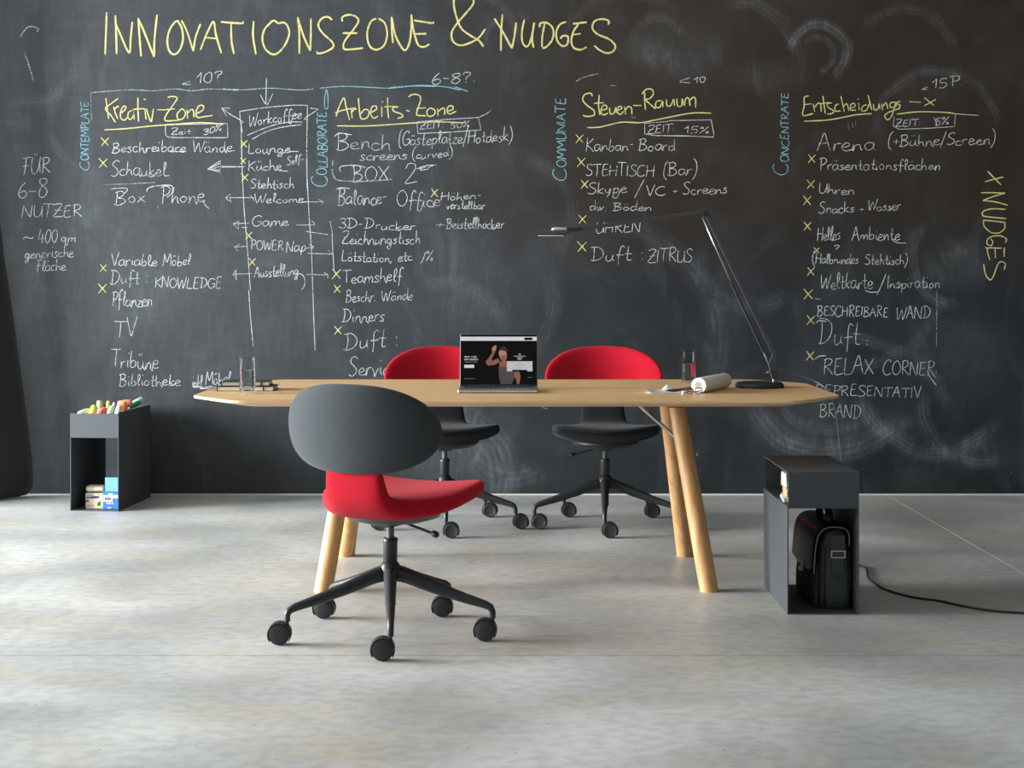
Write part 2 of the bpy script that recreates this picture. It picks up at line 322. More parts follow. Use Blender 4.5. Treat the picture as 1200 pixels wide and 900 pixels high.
# black curtain hanging at the far left, its lower edge flaring out over the floor
ct = thing('curtain', 'black cloth curtain hanging against the left end of the blackboard', 'curtain', (-2.95, 8.45, 0))
bm = NB(); rows = []
zs = [0.012, .05, .12, .25, .45, .7, 1.0, 1.3, 1.7, 2.2, 2.8]
for i, z in enumerate(zs):
    t = z/2.8; xr = [-2.62, -2.592, -2.588, -2.60, -2.625, -2.66, -2.70, -2.745, -2.79, -2.82, -2.84][i]; xl = -3.9
    row = []
    for k in range(61):
        s = k/60; x = xl+(xr-xl)*s
        y = 8.16+.40*s**3+.035*math.sin(s*26+1.3*t)*(1-.3*s)-.03*math.cos(s*9)
        if k == 60: y += .03
        row.append(bm.verts.new((x+2.95, y-8.45+.02*(1-t), z)))
    rows.append(row)
for i in range(len(rows)-1):
    for k in range(60): bm.faces.new((rows[i][k], rows[i][k+1], rows[i+1][k+1], rows[i+1][k]))
cc = obj('cloth', bm, 'curtain', ct, smooth=True); s = cc.modifiers.new('solid', 'SOLIDIFY'); s.thickness = .012; s.offset = 0
hem = NB(); tube(hem, [(-.93+.6*k/30*2.05+.0, 8.16+.40*(k/30)**3+.035*math.sin(k/30*26)*(1-.3*k/30)-.03*math.cos(k/30*9)-8.45+.02, .014) for k in range(31)], .013, 8)
obj('hem', hem, 'curtain', ct, smooth=True)

# ---------------------------------------------------------------- chalk writing on the board
G = {}
def gl(s):
    for line in s.strip().split('\n'):
        ch, wd, st = line.split('|'); G[ch] = (float(wd), [[float(v) for v in q.split()] for q in st.split(';')])
gl("""A|6.5|0 0 1.5 5 3.2 10 4.6 5 6 0;1 4 3 4.4 5.3 4.6
B|6.3|1.2 9.6 1.3 5 1 0;0 9.2 3 10 5 8.6 4 6.3 1.6 5.4 4.6 4.6 5.8 2.6 4 .4 1.8 -.2 0 .5
C|6.5|6 8.6 4.4 10 1.8 8.4 .2 4.5 1.2 1 3.8 -.2 6.3 1.4
D|7|1.6 9.6 1.8 5 1.5 .2;0 9.8 3.4 9.8 6 7.6 6.4 4 4.4 1 1.6 -.1 .2 .5
E|5.6|5 9.8 3 9.8 1.2 9.5;1.2 9.5 1 4 .8 .4 3 -.1 5.2 .4;.9 5 4.2 5.3
F|5.4|0 9.8 5.6 9.9;2 9.8 1.9 4 1.4 0;.3 5 4.2 5.4
G|6.4|6 8.6 4.2 10 1.5 8.5 .2 4.5 1.3 .7 3.6 -.1 5.8 1.6 5.9 4.2 3.4 4.1
H|6.6|.9 10 .8 5 .5 0;6 10 5.9 5 5.7 0;-.2 5 3 5.1 7 5.4
I|2|1 10 .9 5 .8 0
J|4|3.6 10 3.4 3 2.4 0 .2 1
K|6|1 10 .9 5 .7 0;5.8 9.6 3 7 1 4.9 3 3 6 -.4
L|5|1 10 .7 4 .5 .4 2.6 0 5 .4
M|7.6|0 0 .6 5 1.2 9.8 2.5 6 3.8 3 5.2 7 6.6 9.8 7.2 5 7.5 0
N|6.6|.4 0 .6 5 .9 9.8 3 5 5.4 .2 5.8 5 6.3 10
O|6.6|3.8 9.9 1.4 8.6 .1 5 1.2 1 3.4 0 5.7 1.8 6.3 5.4 5 8.6 3.4 9.9
P|5.8|1.6 0 1.6 5 1.8 9.6;0 9.2 3 10.2 5.6 8.8 5 6.2 3.2 4.8 1.4 4.6
R|6.2|1.2 0 1.2 5 1.4 9.6;0 9.2 3 10 5.2 8.6 4.2 6.2 1.4 5 3.6 2.8 6 -.3
S|5.6|5.4 8.8 3.8 10 1.6 9 1.2 7 3 5.4 4.8 3.6 4.6 1.2 2.6 -.1 0 .7
T|6|-.2 9.8 3 9.8 6.4 10;3.2 9.8 3.1 5 2.9 0
U|6|.8 10 .5 5 .9 1 2.4 -.1 4.6 1.4 5.6 6 5.8 10;5.7 6 5.8 3 6.2 0
V|5.6|0 10 1.3 5 2.8 0 4.2 5 5.6 10.4
W|8.2|0 10 .7 5 1.8 0 3.2 4.6 4.3 7.6 5 4 5.8 0 7.2 5 8.3 10.3
X|5.6|0 10 2.8 5 5.6 0;5.4 10 2.8 5 .2 0
Y|5.6|0 10 1.4 7.6 2.8 5.4;5.6 10 4 7.4 2.8 5.4 2.6 0
Z|6|0 9.2 2.6 10.2 5.4 9.6 4.4 7 2 3.4 .2 .4 3 0 6.2 .2;1 5 5.2 5.2
a|5|4.3 5 2.2 5.6 .5 4 .6 1 2.4 0 4 2.4 4.3 5.2 4.2 2 5 0
b|4.6|1 10 .8 5 .9 .6 3 .1 4.2 2 3.8 4.4 2.2 4.8 .9 3
c|4|3.8 4.8 2.2 5.5 .6 4 .6 1.2 2.2 0 4.2 .8
d|5|3.8 5 1.8 5.4 .4 3.4 1 .4 2.6 .4 4 3.6 4.4 10 4.3 3 5 0
e|4.4|.6 2.6 2.8 3 3.8 4.4 2.6 5.6 .9 4.4 .6 1.6 2 0 4.6 1
f|4|4.4 9 3.2 10.2 2 8 1.8 3 1.5 -3.4;.2 4.9 2 5 4.2 5.2
g|4.8|4 5 2 5.6 .5 4 .8 1.6 2.8 1.4 4.1 5 4 0 3 -3.4 1.4 -3.8 .9 -2 4.8 1.2
h|4.8|.9 10 .8 5 .6 0 1 2.6 2.6 5 3.8 4 3.9 1.6 4.8 0
i|2|.9 5.4 .9 2 1.5 0;.9 7.6 1.3 8.2
k|4.6|.9 10 .8 5 .6 0;4 5.6 2 3.6 .9 2.6 2.4 1.4 4.4 -.2
l|2.6|.6 2 2.2 7 1.8 10 .9 8.6 .9 2 2.6 .2
m|7|.6 5.2 .7 2.6 .6 0 1.4 4 2.8 5.2 3.4 3.4 3.3 .2 4 3.6 5.4 5.2 6.1 3.6 6 1.4 7 .1
n|4.8|.6 5.2 .7 2.6 .6 0 1.5 4 3 5.2 3.9 3.6 3.9 1.4 4.8 .1
o|4.4|2.4 5.4 .9 4.4 .5 2.2 1.6 .1 3.2 .8 3.8 3 3 4.9 2 5.3
p|4.8|.8 5.4 .8 0 .6 -4.2;.8 3.4 2.2 5.4 4 4.6 4 2 2.6 .2 .8 .8
q|4.8|4 5 2 5.6 .5 4 .8 1 2.8 .8 4.1 5 4 0 3.8 -4.4 4.8 -3
r|3.6|.6 5.2 .8 2.6 .7 0 .9 3 2 4.9 3.6 5
s|3.8|3.6 4.8 2 5.6 .9 4.4 2.2 3 3.2 1.4 1.8 0 0 .6
t|3.6|2 9 1.8 5 1.8 1.2 2.4 0 3.6 .6;.2 5.6 3.8 5.8
u|4.8|.6 5.2 .6 1.6 1.6 0 3.4 1.8 3.9 5.2 3.8 2 4.8 .1
v|4.2|.4 5.4 1.2 2.6 2 0 3 3 4.2 5.6
w|6.2|.3 5.4 .9 2 1.8 0 3 3.4 3.4 4.6 3.8 1.6 4.8 0 5.6 3 6.4 5.4
x|4.4|.3 5.4 2.2 2.6 4.4 0;4.2 5.6 2 2.6 .2 0
y|4.6|.5 5.4 .8 2.4 2.2 1 3.8 5.4;4 5.4 3.2 0 1.6 -4
z|4|.4 5 3.6 5.3 2 2.6 .3 .2 4.2 .2
0|4.6|2.6 10 .8 8 .4 4 1.6 .2 3.4 .8 4.3 5 3.6 9 2.2 10
1|3|0 6.5 1.4 8.4 2.4 10 2.2 5 2 0
2|5|.2 7.6 1.4 10 3.8 9.6 4 7 2.4 3.4 .2 .2 2.6 .1 5.2 .5
3|4.8|.2 9 2.4 10 4.2 8.6 3.4 6.2 1.8 5.4 4.2 4.2 4.2 1.2 2.2 -.1 .1 1
4|5|2 10 1.2 6 .3 3.4 2.6 3.4 5 3.6;3.8 7 3.6 3 3.4 0
5|4.6|4.4 10 1.4 9.8 1 6 3.4 5.6 4.2 3 2.8 .2 .3 .4
6|4.8|3.6 10 1.4 7 .4 3 1.4 .2 3.4 .6 4.2 2.8 2.8 4.6 .8 3.4
8|5|3.4 9.9 1.2 9.4 1 7.2 3 5.6 4.4 3 3.4 .2 1.4 .4 .7 2.8 2.2 5.4 4.2 7.6 4.2 9.3 3.2 10
%|5.4|5 10 2.6 5 .4 0;1.4 9.6 .4 8.4 1 7 2 8.2 1.4 9.6;4.4 3 3.4 1.8 4 .4 5 1.6 4.4 3
?|4.2|.2 8.4 1.4 10.2 3.8 9.6 3.6 7.4 2.2 5.4 2 3;2 .8 2.2 .2
<|5|5 8 .4 4.6 5 2.6
-|3.4|.3 4 3 4.2
+|4|.2 3.8 4 4;2.1 6 2 1.8
/|3.6|3.6 12 1.8 4 0 -2.5
(|2.8|2.8 12 .9 9 .2 4 .9 0 2.6 -2.5
)|2.8|.2 12 2 9 2.6 4 1.8 0 0 -3
:|2|.8 5 1.1 4.4;.8 1.2 1.1 .4
.|2|.8 .8 1.1 .1
,|2|1 .8 .9 -.8 .3 -1.8
~|5|.2 3 1.4 6 3 4 4.4 3 5.4 5.4""")
for base, up, dy in (('A', 'Ä', 0), ('U', 'Ü', 0), ('a', 'ä', -3.6), ('o', 'ö', -3.6), ('u', 'ü', -3.6)):
    wdt, st = G[base]; c = wdt/2-.6
    G[up] = (wdt, st+[[c-.4, 12+dy, c-.3, 10.9+dy], [c+1.3, 12.2+dy, c+1.2, 11+dy]])
nstroke = [0]
def ribbon(bm, pts, wd):
    """flat strip of chalk lying on the board; pts in board units"""
    nstroke[0] += 1
    y = -.0008-.00006*(nstroke[0] % 24)
    P = [Vector((bx(u), bz(v))) for u, v in pts]
    if len(P) < 2: return
    L = []; n = len(P)
    for i, p in enumerate(P):
        t = (P[min(i+1, n-1)]-P[max(i-1, 0)])
        if t.length < 1e-6: t = Vector((1, 0))
        t.normalize(); nn = Vector((-t.y, t.x)); hw = wd*.74*BS/2*(.82+.3*random.random())*(.75 if i in (0, n-1) else 1)
        L.append((bm.verts.new((p.x+nn.x*hw, WALLY+y, p.y+nn.y*hw)), bm.verts.new((p.x-nn.x*hw, WALLY+y, p.y-nn.y*hw))))
    for i in range(n-1): bm.faces.new((L[i][0], L[i][1], L[i+1][1], L[i+1][0]))
def finish(name, bm, mat, label=None):
    o = obj(name, bm, mat, wb)
    if label: o['label'] = label
    return o
def word(text, x0, x1, y0, y1, cap, mat='white_chalk', wd=1.15, name='chalk_word', slant=.06, label=None, vert=0):
    tw = sum(G[c][0] if c != ' ' else 3.5 for c in text)+.45*(len(text)-1)
    sx = (x1-x0)/tw; sc = cap/10; bm = NB(); px = 0; last = None
    for c in text:
        if c == ' ': px += 3.95; last = None; continue
        wg, st = G[c]; j = random.uniform(-.25, .25); js = random.uniform(.88, 1.12); jy = random.uniform(-.6, .6); px += random.uniform(-.18, .18)
        for qi, q in enumerate(st):
            pts = []
            if qi == 0 and last and c in 'eimnruvwxypzü' and random.random() < .75:
                pts += [last, ((last[0]*.5+(x0+(px+q[0])*sx)*.5), last[1]+.4*sc)]
            for i in range(0, len(q), 2):
                gx = px+q[i]+random.uniform(-.26, .26); gy = (q[i+1] if (q[i+1] > 6 or not c.islower()) else q[i+1]*.80)*js+jy+random.uniform(-.26, .26)
                a = gx*sx+gy*sc*(slant+(.2 if c.islower() else .12)*j); t = a/(x1-x0) if x1 != x0 else 0
                b = y0+(y1-y0)*t-gy*sc
                pts.append((x0+a, b))
            if qi == 0: last = pts[-1] if (c.islower() and q[-1] < 2.5) else None
            pts = [tuple(p) for p in cr([Vector(p).to_3d() for p in pts], 4)]
            pts = [(p[0], p[1]) for p in pts]
            if vert:   # vert = (cx, cy): turn the text a quarter turn, x0.. becomes the running distance
                cx, cy, dr = vert
                pts = [(cx+(b_-y0), cy-(a_-x0)) if dr > 0 else (cx-(b_-y0), cy+(a_-x0)) for a_, b_ in pts]
            ribbon(bm, pts, wd)
        px += wg+.45
    return finish(name, bm, mat, label)
def strokes(name, ox, oy, s, data, mat, wd, label=None, smooth=True):
    bm = NB()
    for q in data.split('|'):
        v = [float(a) for a in q.split()]
        pts = [Vector((ox+v[i]/s, oy+v[i+1]/s, 0)) for i in range(0, len(v), 2)]
        if smooth: pts = cr(pts, 5)
        ribbon(bm, [(p[0], p[1]) for p in pts], wd)
    return finish(name, bm, mat, label)
Yw = 'yellow_chalk'; Sx = 5.4545
# the title, letter by letter
for ox, lets in ((110, ["82 80 78 200 72 350", "138 98 143 220 146 345|140 150 165 210 225 338 235 250 246 140", "284 115 292 230 302 360|284 120 320 200 385 365|385 365 388 250 404 95",
        "545 135 520 140 485 190 470 260 482 325 515 348 550 318 570 250 562 180 540 140", "560 130 595 200 636 328|636 328 650 240 682 152", "682 318 720 220 765 138 780 220 815 340|708 240 780 246",
        "812 140 880 146 955 150|955 136 955 153|878 150 880 260 896 345", "1022 135 1018 230 1036 347"]),
    (320, ["35 150 5 132 -20 150 -55 190 -68 250 -50 310 -10 345 30 340 75 290 103 220 95 170 70 145 35 150", "158 110 168 220 168 345|160 120 195 230 238 325|238 325 242 220 242 118",
        "378 128 350 108 310 120 290 165 320 215 375 265 385 300 340 330 290 342 280 328", "442 138 445 108 490 95 535 110 545 140 510 195 460 260 450 300 470 317 575 308|445 212 490 212 540 212",
        "660 118 625 140 602 210 615 290 660 318 710 290 730 220 715 150 675 118", "758 108 760 200 766 275|758 110 780 220 820 300 848 320 875 260 885 150 884 92", "884 95 895 180 910 240 930 290 965 300 1000 282|900 130 960 140 1025 150|1025 138 1025 152|905 218 940 217 980 215"]),
    (510, ["230 -40 185 -70 140 -60 122 -30 120 40 140 120 170 185 230 230 280 260 308 298|230 -40 245 0 240 30 200 80 140 150 105 210 115 265 160 290 220 275 280 240 320 185",
        "378 118 430 200 490 310|490 310 505 240 518 145|430 92 422 200 420 325", "570 125 555 200 558 270 585 298 610 260 635 145|632 145 620 240 628 305", "668 175 672 150 710 145 745 170 757 210 745 260 710 300 685 308|700 150 685 230 682 300",
        "838 140 800 155 775 200 780 260 815 295 845 280 848 235 815 230 800 248", "970 142 920 148 880 152|915 155 885 200 870 260 885 305 930 318 968 302|885 222 930 215", "1105 158 1110 135 1070 122 1020 135 1005 180 1040 220 1110 250 1150 290 1140 325 1100 340 1050 320 1018 292"])):
    for l in lets: strokes('chalk_title_letter', ox, 0, Sx, l, Yw, 3.0)
strokes('chalk_heading', 80, 70, 6, "265 270 275 340 285 415|352 272 300 310 262 345 300 390 332 440|320 330 330 370 350 418|328 350 345 328 355 335|372 375 400 350 405 330 385 330 368 370 370 410 395 425 420 400|450 355 425 370 420 405 440 420 460 385 458 355 465 420|490 265 490 350 495 435|455 350 500 346 540 345|540 345 545 400 550 420|530 278 545 280|550 345 565 395 583 435 592 395 600 345|625 352 690 352|700 265 730 258 765 268 750 300 700 370 680 410 690 430 780 425|690 350 750 345|790 350 765 385 775 418 805 415 825 380 810 350 790 350|835 350 840 415|840 375 865 350 880 360 885 405|900 380 945 355 950 325 920 325 898 370 910 405 960 400 1015 392", Yw, 2.0, 'yellow chalk heading reading Kreativ-Zone')
strokes('chalk_underline', 80, 70, 6, "255 493 400 485 600 465 800 450 950 442 1090 455", Yw, 1.9)
strokes('chalk_heading', 370, 70, 4.8, "115 320 130 270 158 215 170 260 190 340|110 300 150 285 225 270|200 275 205 330|200 300 215 280 230 278|240 215 245 270 255 330 290 325 300 290 275 280 250 310|305 300 340 280 340 262 318 265 308 300 325 328 350 318|372 265 372 320|372 238 380 236|405 212 405 270 410 330|385 265 450 262|465 265 435 270 440 290 480 305 490 320 460 330|508 285 530 290|522 210 545 195 580 200 590 225 570 290 572 312 620 315|565 275 620 270|645 270 625 290 635 318 665 310 670 285 645 270|685 275 688 315|690 290 715 272 725 280 725 310|740 290 770 280 770 262 748 262 738 290 755 305 790 290", Yw, 2.0, 'yellow chalk heading reading Arbeits-Zone')
strokes('chalk_underline', 370, 70, 4.8, "120 372 300 372 560 355 700 350 835 355", Yw, 1.8)
strokes('chalk_heading', 640, 80, Sx, "295 180 285 160 245 170 235 205 265 240 305 270 305 300 260 308 235 300|340 170 335 240 345 300|305 225 370 220|350 270 385 260 385 240 362 240 350 280 370 298 395 285|405 250 410 290 435 285 445 250 450 285|455 270 480 260 480 245 462 248 455 280 475 295 495 275|500 245 508 295|505 270 525 245 545 255 548 295|555 238 610 238|630 155 630 210 635 265|612 165 640 135 675 135 685 165 660 195 635 200 665 230 700 260|735 205 705 215 700 245 725 250 745 210 745 250|770 200 770 235 795 240 815 200 820 240|835 195 840 240 865 240 870 195 880 240|885 240 890 200 910 190 920 240|920 205 940 185 955 200 955 250", Yw, 2.0, 'yellow chalk heading reading Steuer-Raum')
strokes('chalk_underline', 640, 80, Sx, "262 380 350 375 480 345 600 348 700 330 850 300 950 285 1055 287", Yw, 1.9)
strokes('chalk_heading', 930, 80, 4.8, "85 155 60 165 60 210 52 265 110 255|55 205 100 200|110 200 118 245|118 220 140 195 152 205 155 245|165 155 170 200 178 255|150 200 200 192|215 195 190 200 195 220 225 240 215 255 190 258|255 200 235 210 235 240 265 240|265 155 275 200 285 245|280 215 300 200 310 240|320 225 345 215 340 198 322 205 320 235 350 235|365 195 370 235|360 175 366 172|410 205 388 215 385 240 410 235 425 200|418 150 430 200 440 235|448 200 455 235 475 225 480 200 485 230|495 200 500 235|500 215 520 195 530 230|575 190 545 195 545 220 575 215 575 190 555 260 530 290 512 270 530 250 570 235 600 225|600 185 580 195 600 210 590 222|650 188 715 192|735 165 790 210|800 175 735 212", Yw, 1.9, 'yellow chalk heading reading Entscheidungs')
strokes('chalk_underline', 930, 80, 4.8, "60 298 200 290 350 262 440 255|580 258 700 245 850 248 905 255", Yw, 1.8)
strokes('chalk_underline', 930, 80, 4.8, "905 255 960 260 1040 265", 'white_chalk', 1.2)
strokes('chalk_side_note', 1100, 190, 6, "345 65 390 112 438 160|455 105 390 120 325 138|298 215 380 215 468 218|468 218 390 240 310 270|310 270 400 280 485 303|470 332 380 328 315 345 310 375 350 385 475 397|312 408 390 415 470 425|315 410 320 450 370 495 430 495 465 460 462 425|470 565 475 540 440 520 385 520 345 540 340 575 370 585 380 560 365 540|325 600 360 605|462 600 460 632 460 665|445 605 395 604 345 605 345 640 360 688|395 610 400 675|460 755 468 715 435 700 410 730 385 800 360 828 330 790 315 715", Yw, 1.9, 'yellow chalk note reading X Nudges written downwards')
# small yellow crosses
for i, (u, v, s_) in enumerate([(123, 166, 5), (121, 191, 5.5), (121, 314, 4.5), (120, 338, 5.5), (509, 226, 5), (394, 321, 6), (395, 338.5, 4.5), (396, 387, 5), (679, 162.5, 5), (681, 190, 5.5), (685, 216, 5), (682.5, 257, 5), (682, 289, 6), (951, 186, 5), (950, 216, 5), (945.6, 235, 5.5), (946, 265, 5), (957, 293.5, 3.5), (950, 318, 5), (947, 344.7, 6), (950, 375, 5.5), (949, 417, 5.5), (285.7, 168.7, 4.5), (285, 188.6, 3.6), (287, 208, 4.6), (291.6, 276, 4.6), (295.5, 307, 4.6)]):
    a = random.uniform(-.15, .15); bm = NB()
    ribbon(bm, [(u-s_*.8+a*s_, v-s_), (u, v), (u+s_*.8, v+s_*.9)], 1.6); ribbon(bm, [(u+s_*.9, v-s_*.9), (u, v), (u-s_*.8, v+s_)], 1.6)
    finish('chalk_cross', bm, Yw)
# white and cyan words: text, x0, x1, baseline left, baseline right, cap height
W = [('<', 213, 223, 102, 101, 8), ('10?', 230, 261, 99, 93, 12), ('6-8?.', 506, 558, 99, 96, 13), ('<', 795, 808, 101, 100, 11), ('10', 813, 827, 97, 96, 7), ('<', 1079, 1087, 107, 106, 5), ('15', 1092, 1110, 104, 102, 10), ('P.', 1113, 1129, 101, 100, 13),
 ('Zeit', 201, 223, 158, 157, 7), ('30%', 238, 260, 158, 153, 7), ('ZEIT:', 492, 520, 151, 150, 8), ('50%', 527, 550, 151, 149, 7), ('ZEIT:', 759, 791, 156, 155, 9), ('15%', 801, 831, 156, 156, 9), ('ZEIT:', 1049, 1079, 148, 147, 8), ('5%', 1095, 1112, 147, 146, 9),
 ('Beschreibare', 131, 218, 179, 178, 13), ('Wände', 226, 272, 178, 178, 14), ('Schaukel', 130, 195, 206, 206, 18), ('Box', 134, 170, 239, 238, 17), ('Phone', 188, 240, 238, 237, 18),
 ('Variable', 130, 184, 311, 312, 14), ('Möbel', 191, 223, 312, 311, 14), ('Duft :', 129, 174, 333, 332, 15), ('KNOWLEDGE', 181, 259, 337, 338, 12), ('Pflanzen', 130, 178, 359, 359, 17), ('TV', 133, 160, 394, 394, 21), ('Tribüne', 130, 187, 430, 433, 21), ('Bibliotheke', 139, 212, 452, 452, 14), ('inkl', 225, 237, 453, 453, 13), ('Möbel', 241, 270, 452, 449, 15),
 ('FÜR', 26, 59, 205, 202, 18), ('6-8', 20, 56, 233, 231, 21), ('NUTZER', 25, 96, 255, 254, 14), ('~', 27, 39, 283, 282, 9), ('400', 44, 67, 285, 284, 15), ('qm', 71, 89, 284, 283, 12), ('generische', 29, 86, 303, 301, 13), ('Fläche', 42, 77, 318, 317, 13),
 ('Bench', 394, 458, 175, 175, 18), ('(Gästeplätze/Hotdesk)', 467, 601, 171, 165, 15), ('screens', 421, 478, 188, 187, 13), ('(curved)', 483, 530, 187, 183, 11), ('BOX', 412, 455, 213, 212, 17), ('2', 474, 489, 214, 213, 20), ('er', 491, 508, 200, 198, 10), ('Balance-', 395, 453, 240, 239, 19), ('Office', 465, 517, 241, 242, 18), ('Höhen-', 516, 564, 235, 233, 10), ('verstellbar', 523, 568, 245, 245, 10), ('+', 511, 521, 268, 268, 14), ('Beistellhocker', 523, 591, 268, 268, 13),
 ('3D-Drucker', 397, 486, 267, 270, 11), ('Zeichnungstisch', 401, 492, 286, 286, 14), ('Lötstation,', 400, 460, 306, 307, 12), ('etc', 466, 483, 306, 305, 12), ('/%', 493, 508, 307, 306, 11), ('Teamshelf', 401, 471, 332, 330, 16), ('Beschr.', 405, 440, 354, 353, 14), ('Wände', 447, 484, 353, 351, 13), ('Dinners', 401, 450, 377, 377, 16), ('Duft :', 402, 467, 410, 406, 21), ('Service', 408, 464, 440, 440, 21),
 ('Kanban-', 686, 742, 177, 176, 14), ('Board', 748, 792, 177, 176, 14), ('STEHTISCH', 686, 767, 206, 207, 14), ('(Bar)', 777, 817, 206, 205, 16), ('Skype', 689, 735, 227, 226, 13), ('/', 744, 754, 228, 228, 15), ('VC', 757, 780, 229, 229, 11), ('+', 788, 794, 228, 228, 10), ('Screens', 800, 853, 228, 227, 13), ('div.', 691, 711, 247, 247, 12), ('Böden', 718, 764, 247, 247, 10), ('-UHREN', 692, 750, 273, 272, 13), ('Duft :', 692, 755, 306, 306, 18), ('ZITRUS', 759, 811, 307, 307, 15),
 ('Arena', 957, 1026, 177, 175, 20), ('(+Bühne/Screen)', 1040, 1166, 172, 169, 14), ('Präsentationsflächen', 959, 1101, 199, 199, 13), ('Uhren', 959, 1001, 226, 228, 12), ('Snacks', 959, 1000, 250, 249, 12), ('+', 1006, 1012, 249, 249, 9), ('Wasser', 1017, 1056, 247, 246, 12), ('Helles', 957, 985, 282, 281, 16), ('Ambiente', 998, 1055, 282, 281, 15), ('(Halbrundes', 952, 1007, 309, 309, 12), ('Stehtisch)', 1013, 1063, 310, 310, 12), ('?', 977, 983, 295, 295, 8), ('Weltkarte', 961, 1022, 339, 338, 18), ('/', 1028, 1037, 341, 341, 17), ('Inspiration', 1039, 1101, 338, 337, 15),
 ('BESCHREIBARE', 957, 1041, 370, 371, 12), ('WAND', 1050, 1091, 374, 373, 15), ('Duft', 958, 1008, 404, 405, 28), (':', 1013, 1019, 404, 404, 13), ('RELAX', 964, 1024, 439, 438, 20), ('CORNER', 1034, 1096, 439, 440, 17), ('REPRESENTATIV', 955, 1079, 463, 466, 13), ('BRAND', 960, 1009, 488, 490, 15),
 ('Workcoffee', 291, 354, 149, 138, 13), ('Lounge', 290, 340, 180, 179, 13), ('Küche', 290, 330, 200, 200, 12), ('Self-', 336, 356, 193, 191, 9), ('Stehtisch', 293, 345, 221, 221, 12), ('Welcome', 298, 356, 238, 237, 10), ('Game', 295, 338, 265, 265, 12), ('POWER', 293, 332, 292, 294, 11), ('Nap', 335, 359, 297, 293, 14), ('Ausstellung', 298, 350, 325, 323, 14)]
for t in W: word(*t)
strokes('chalk_number_sign', 930, 80, 4.8, "790 275 805 325|815 275 800 325", 'white_chalk', 1.1)
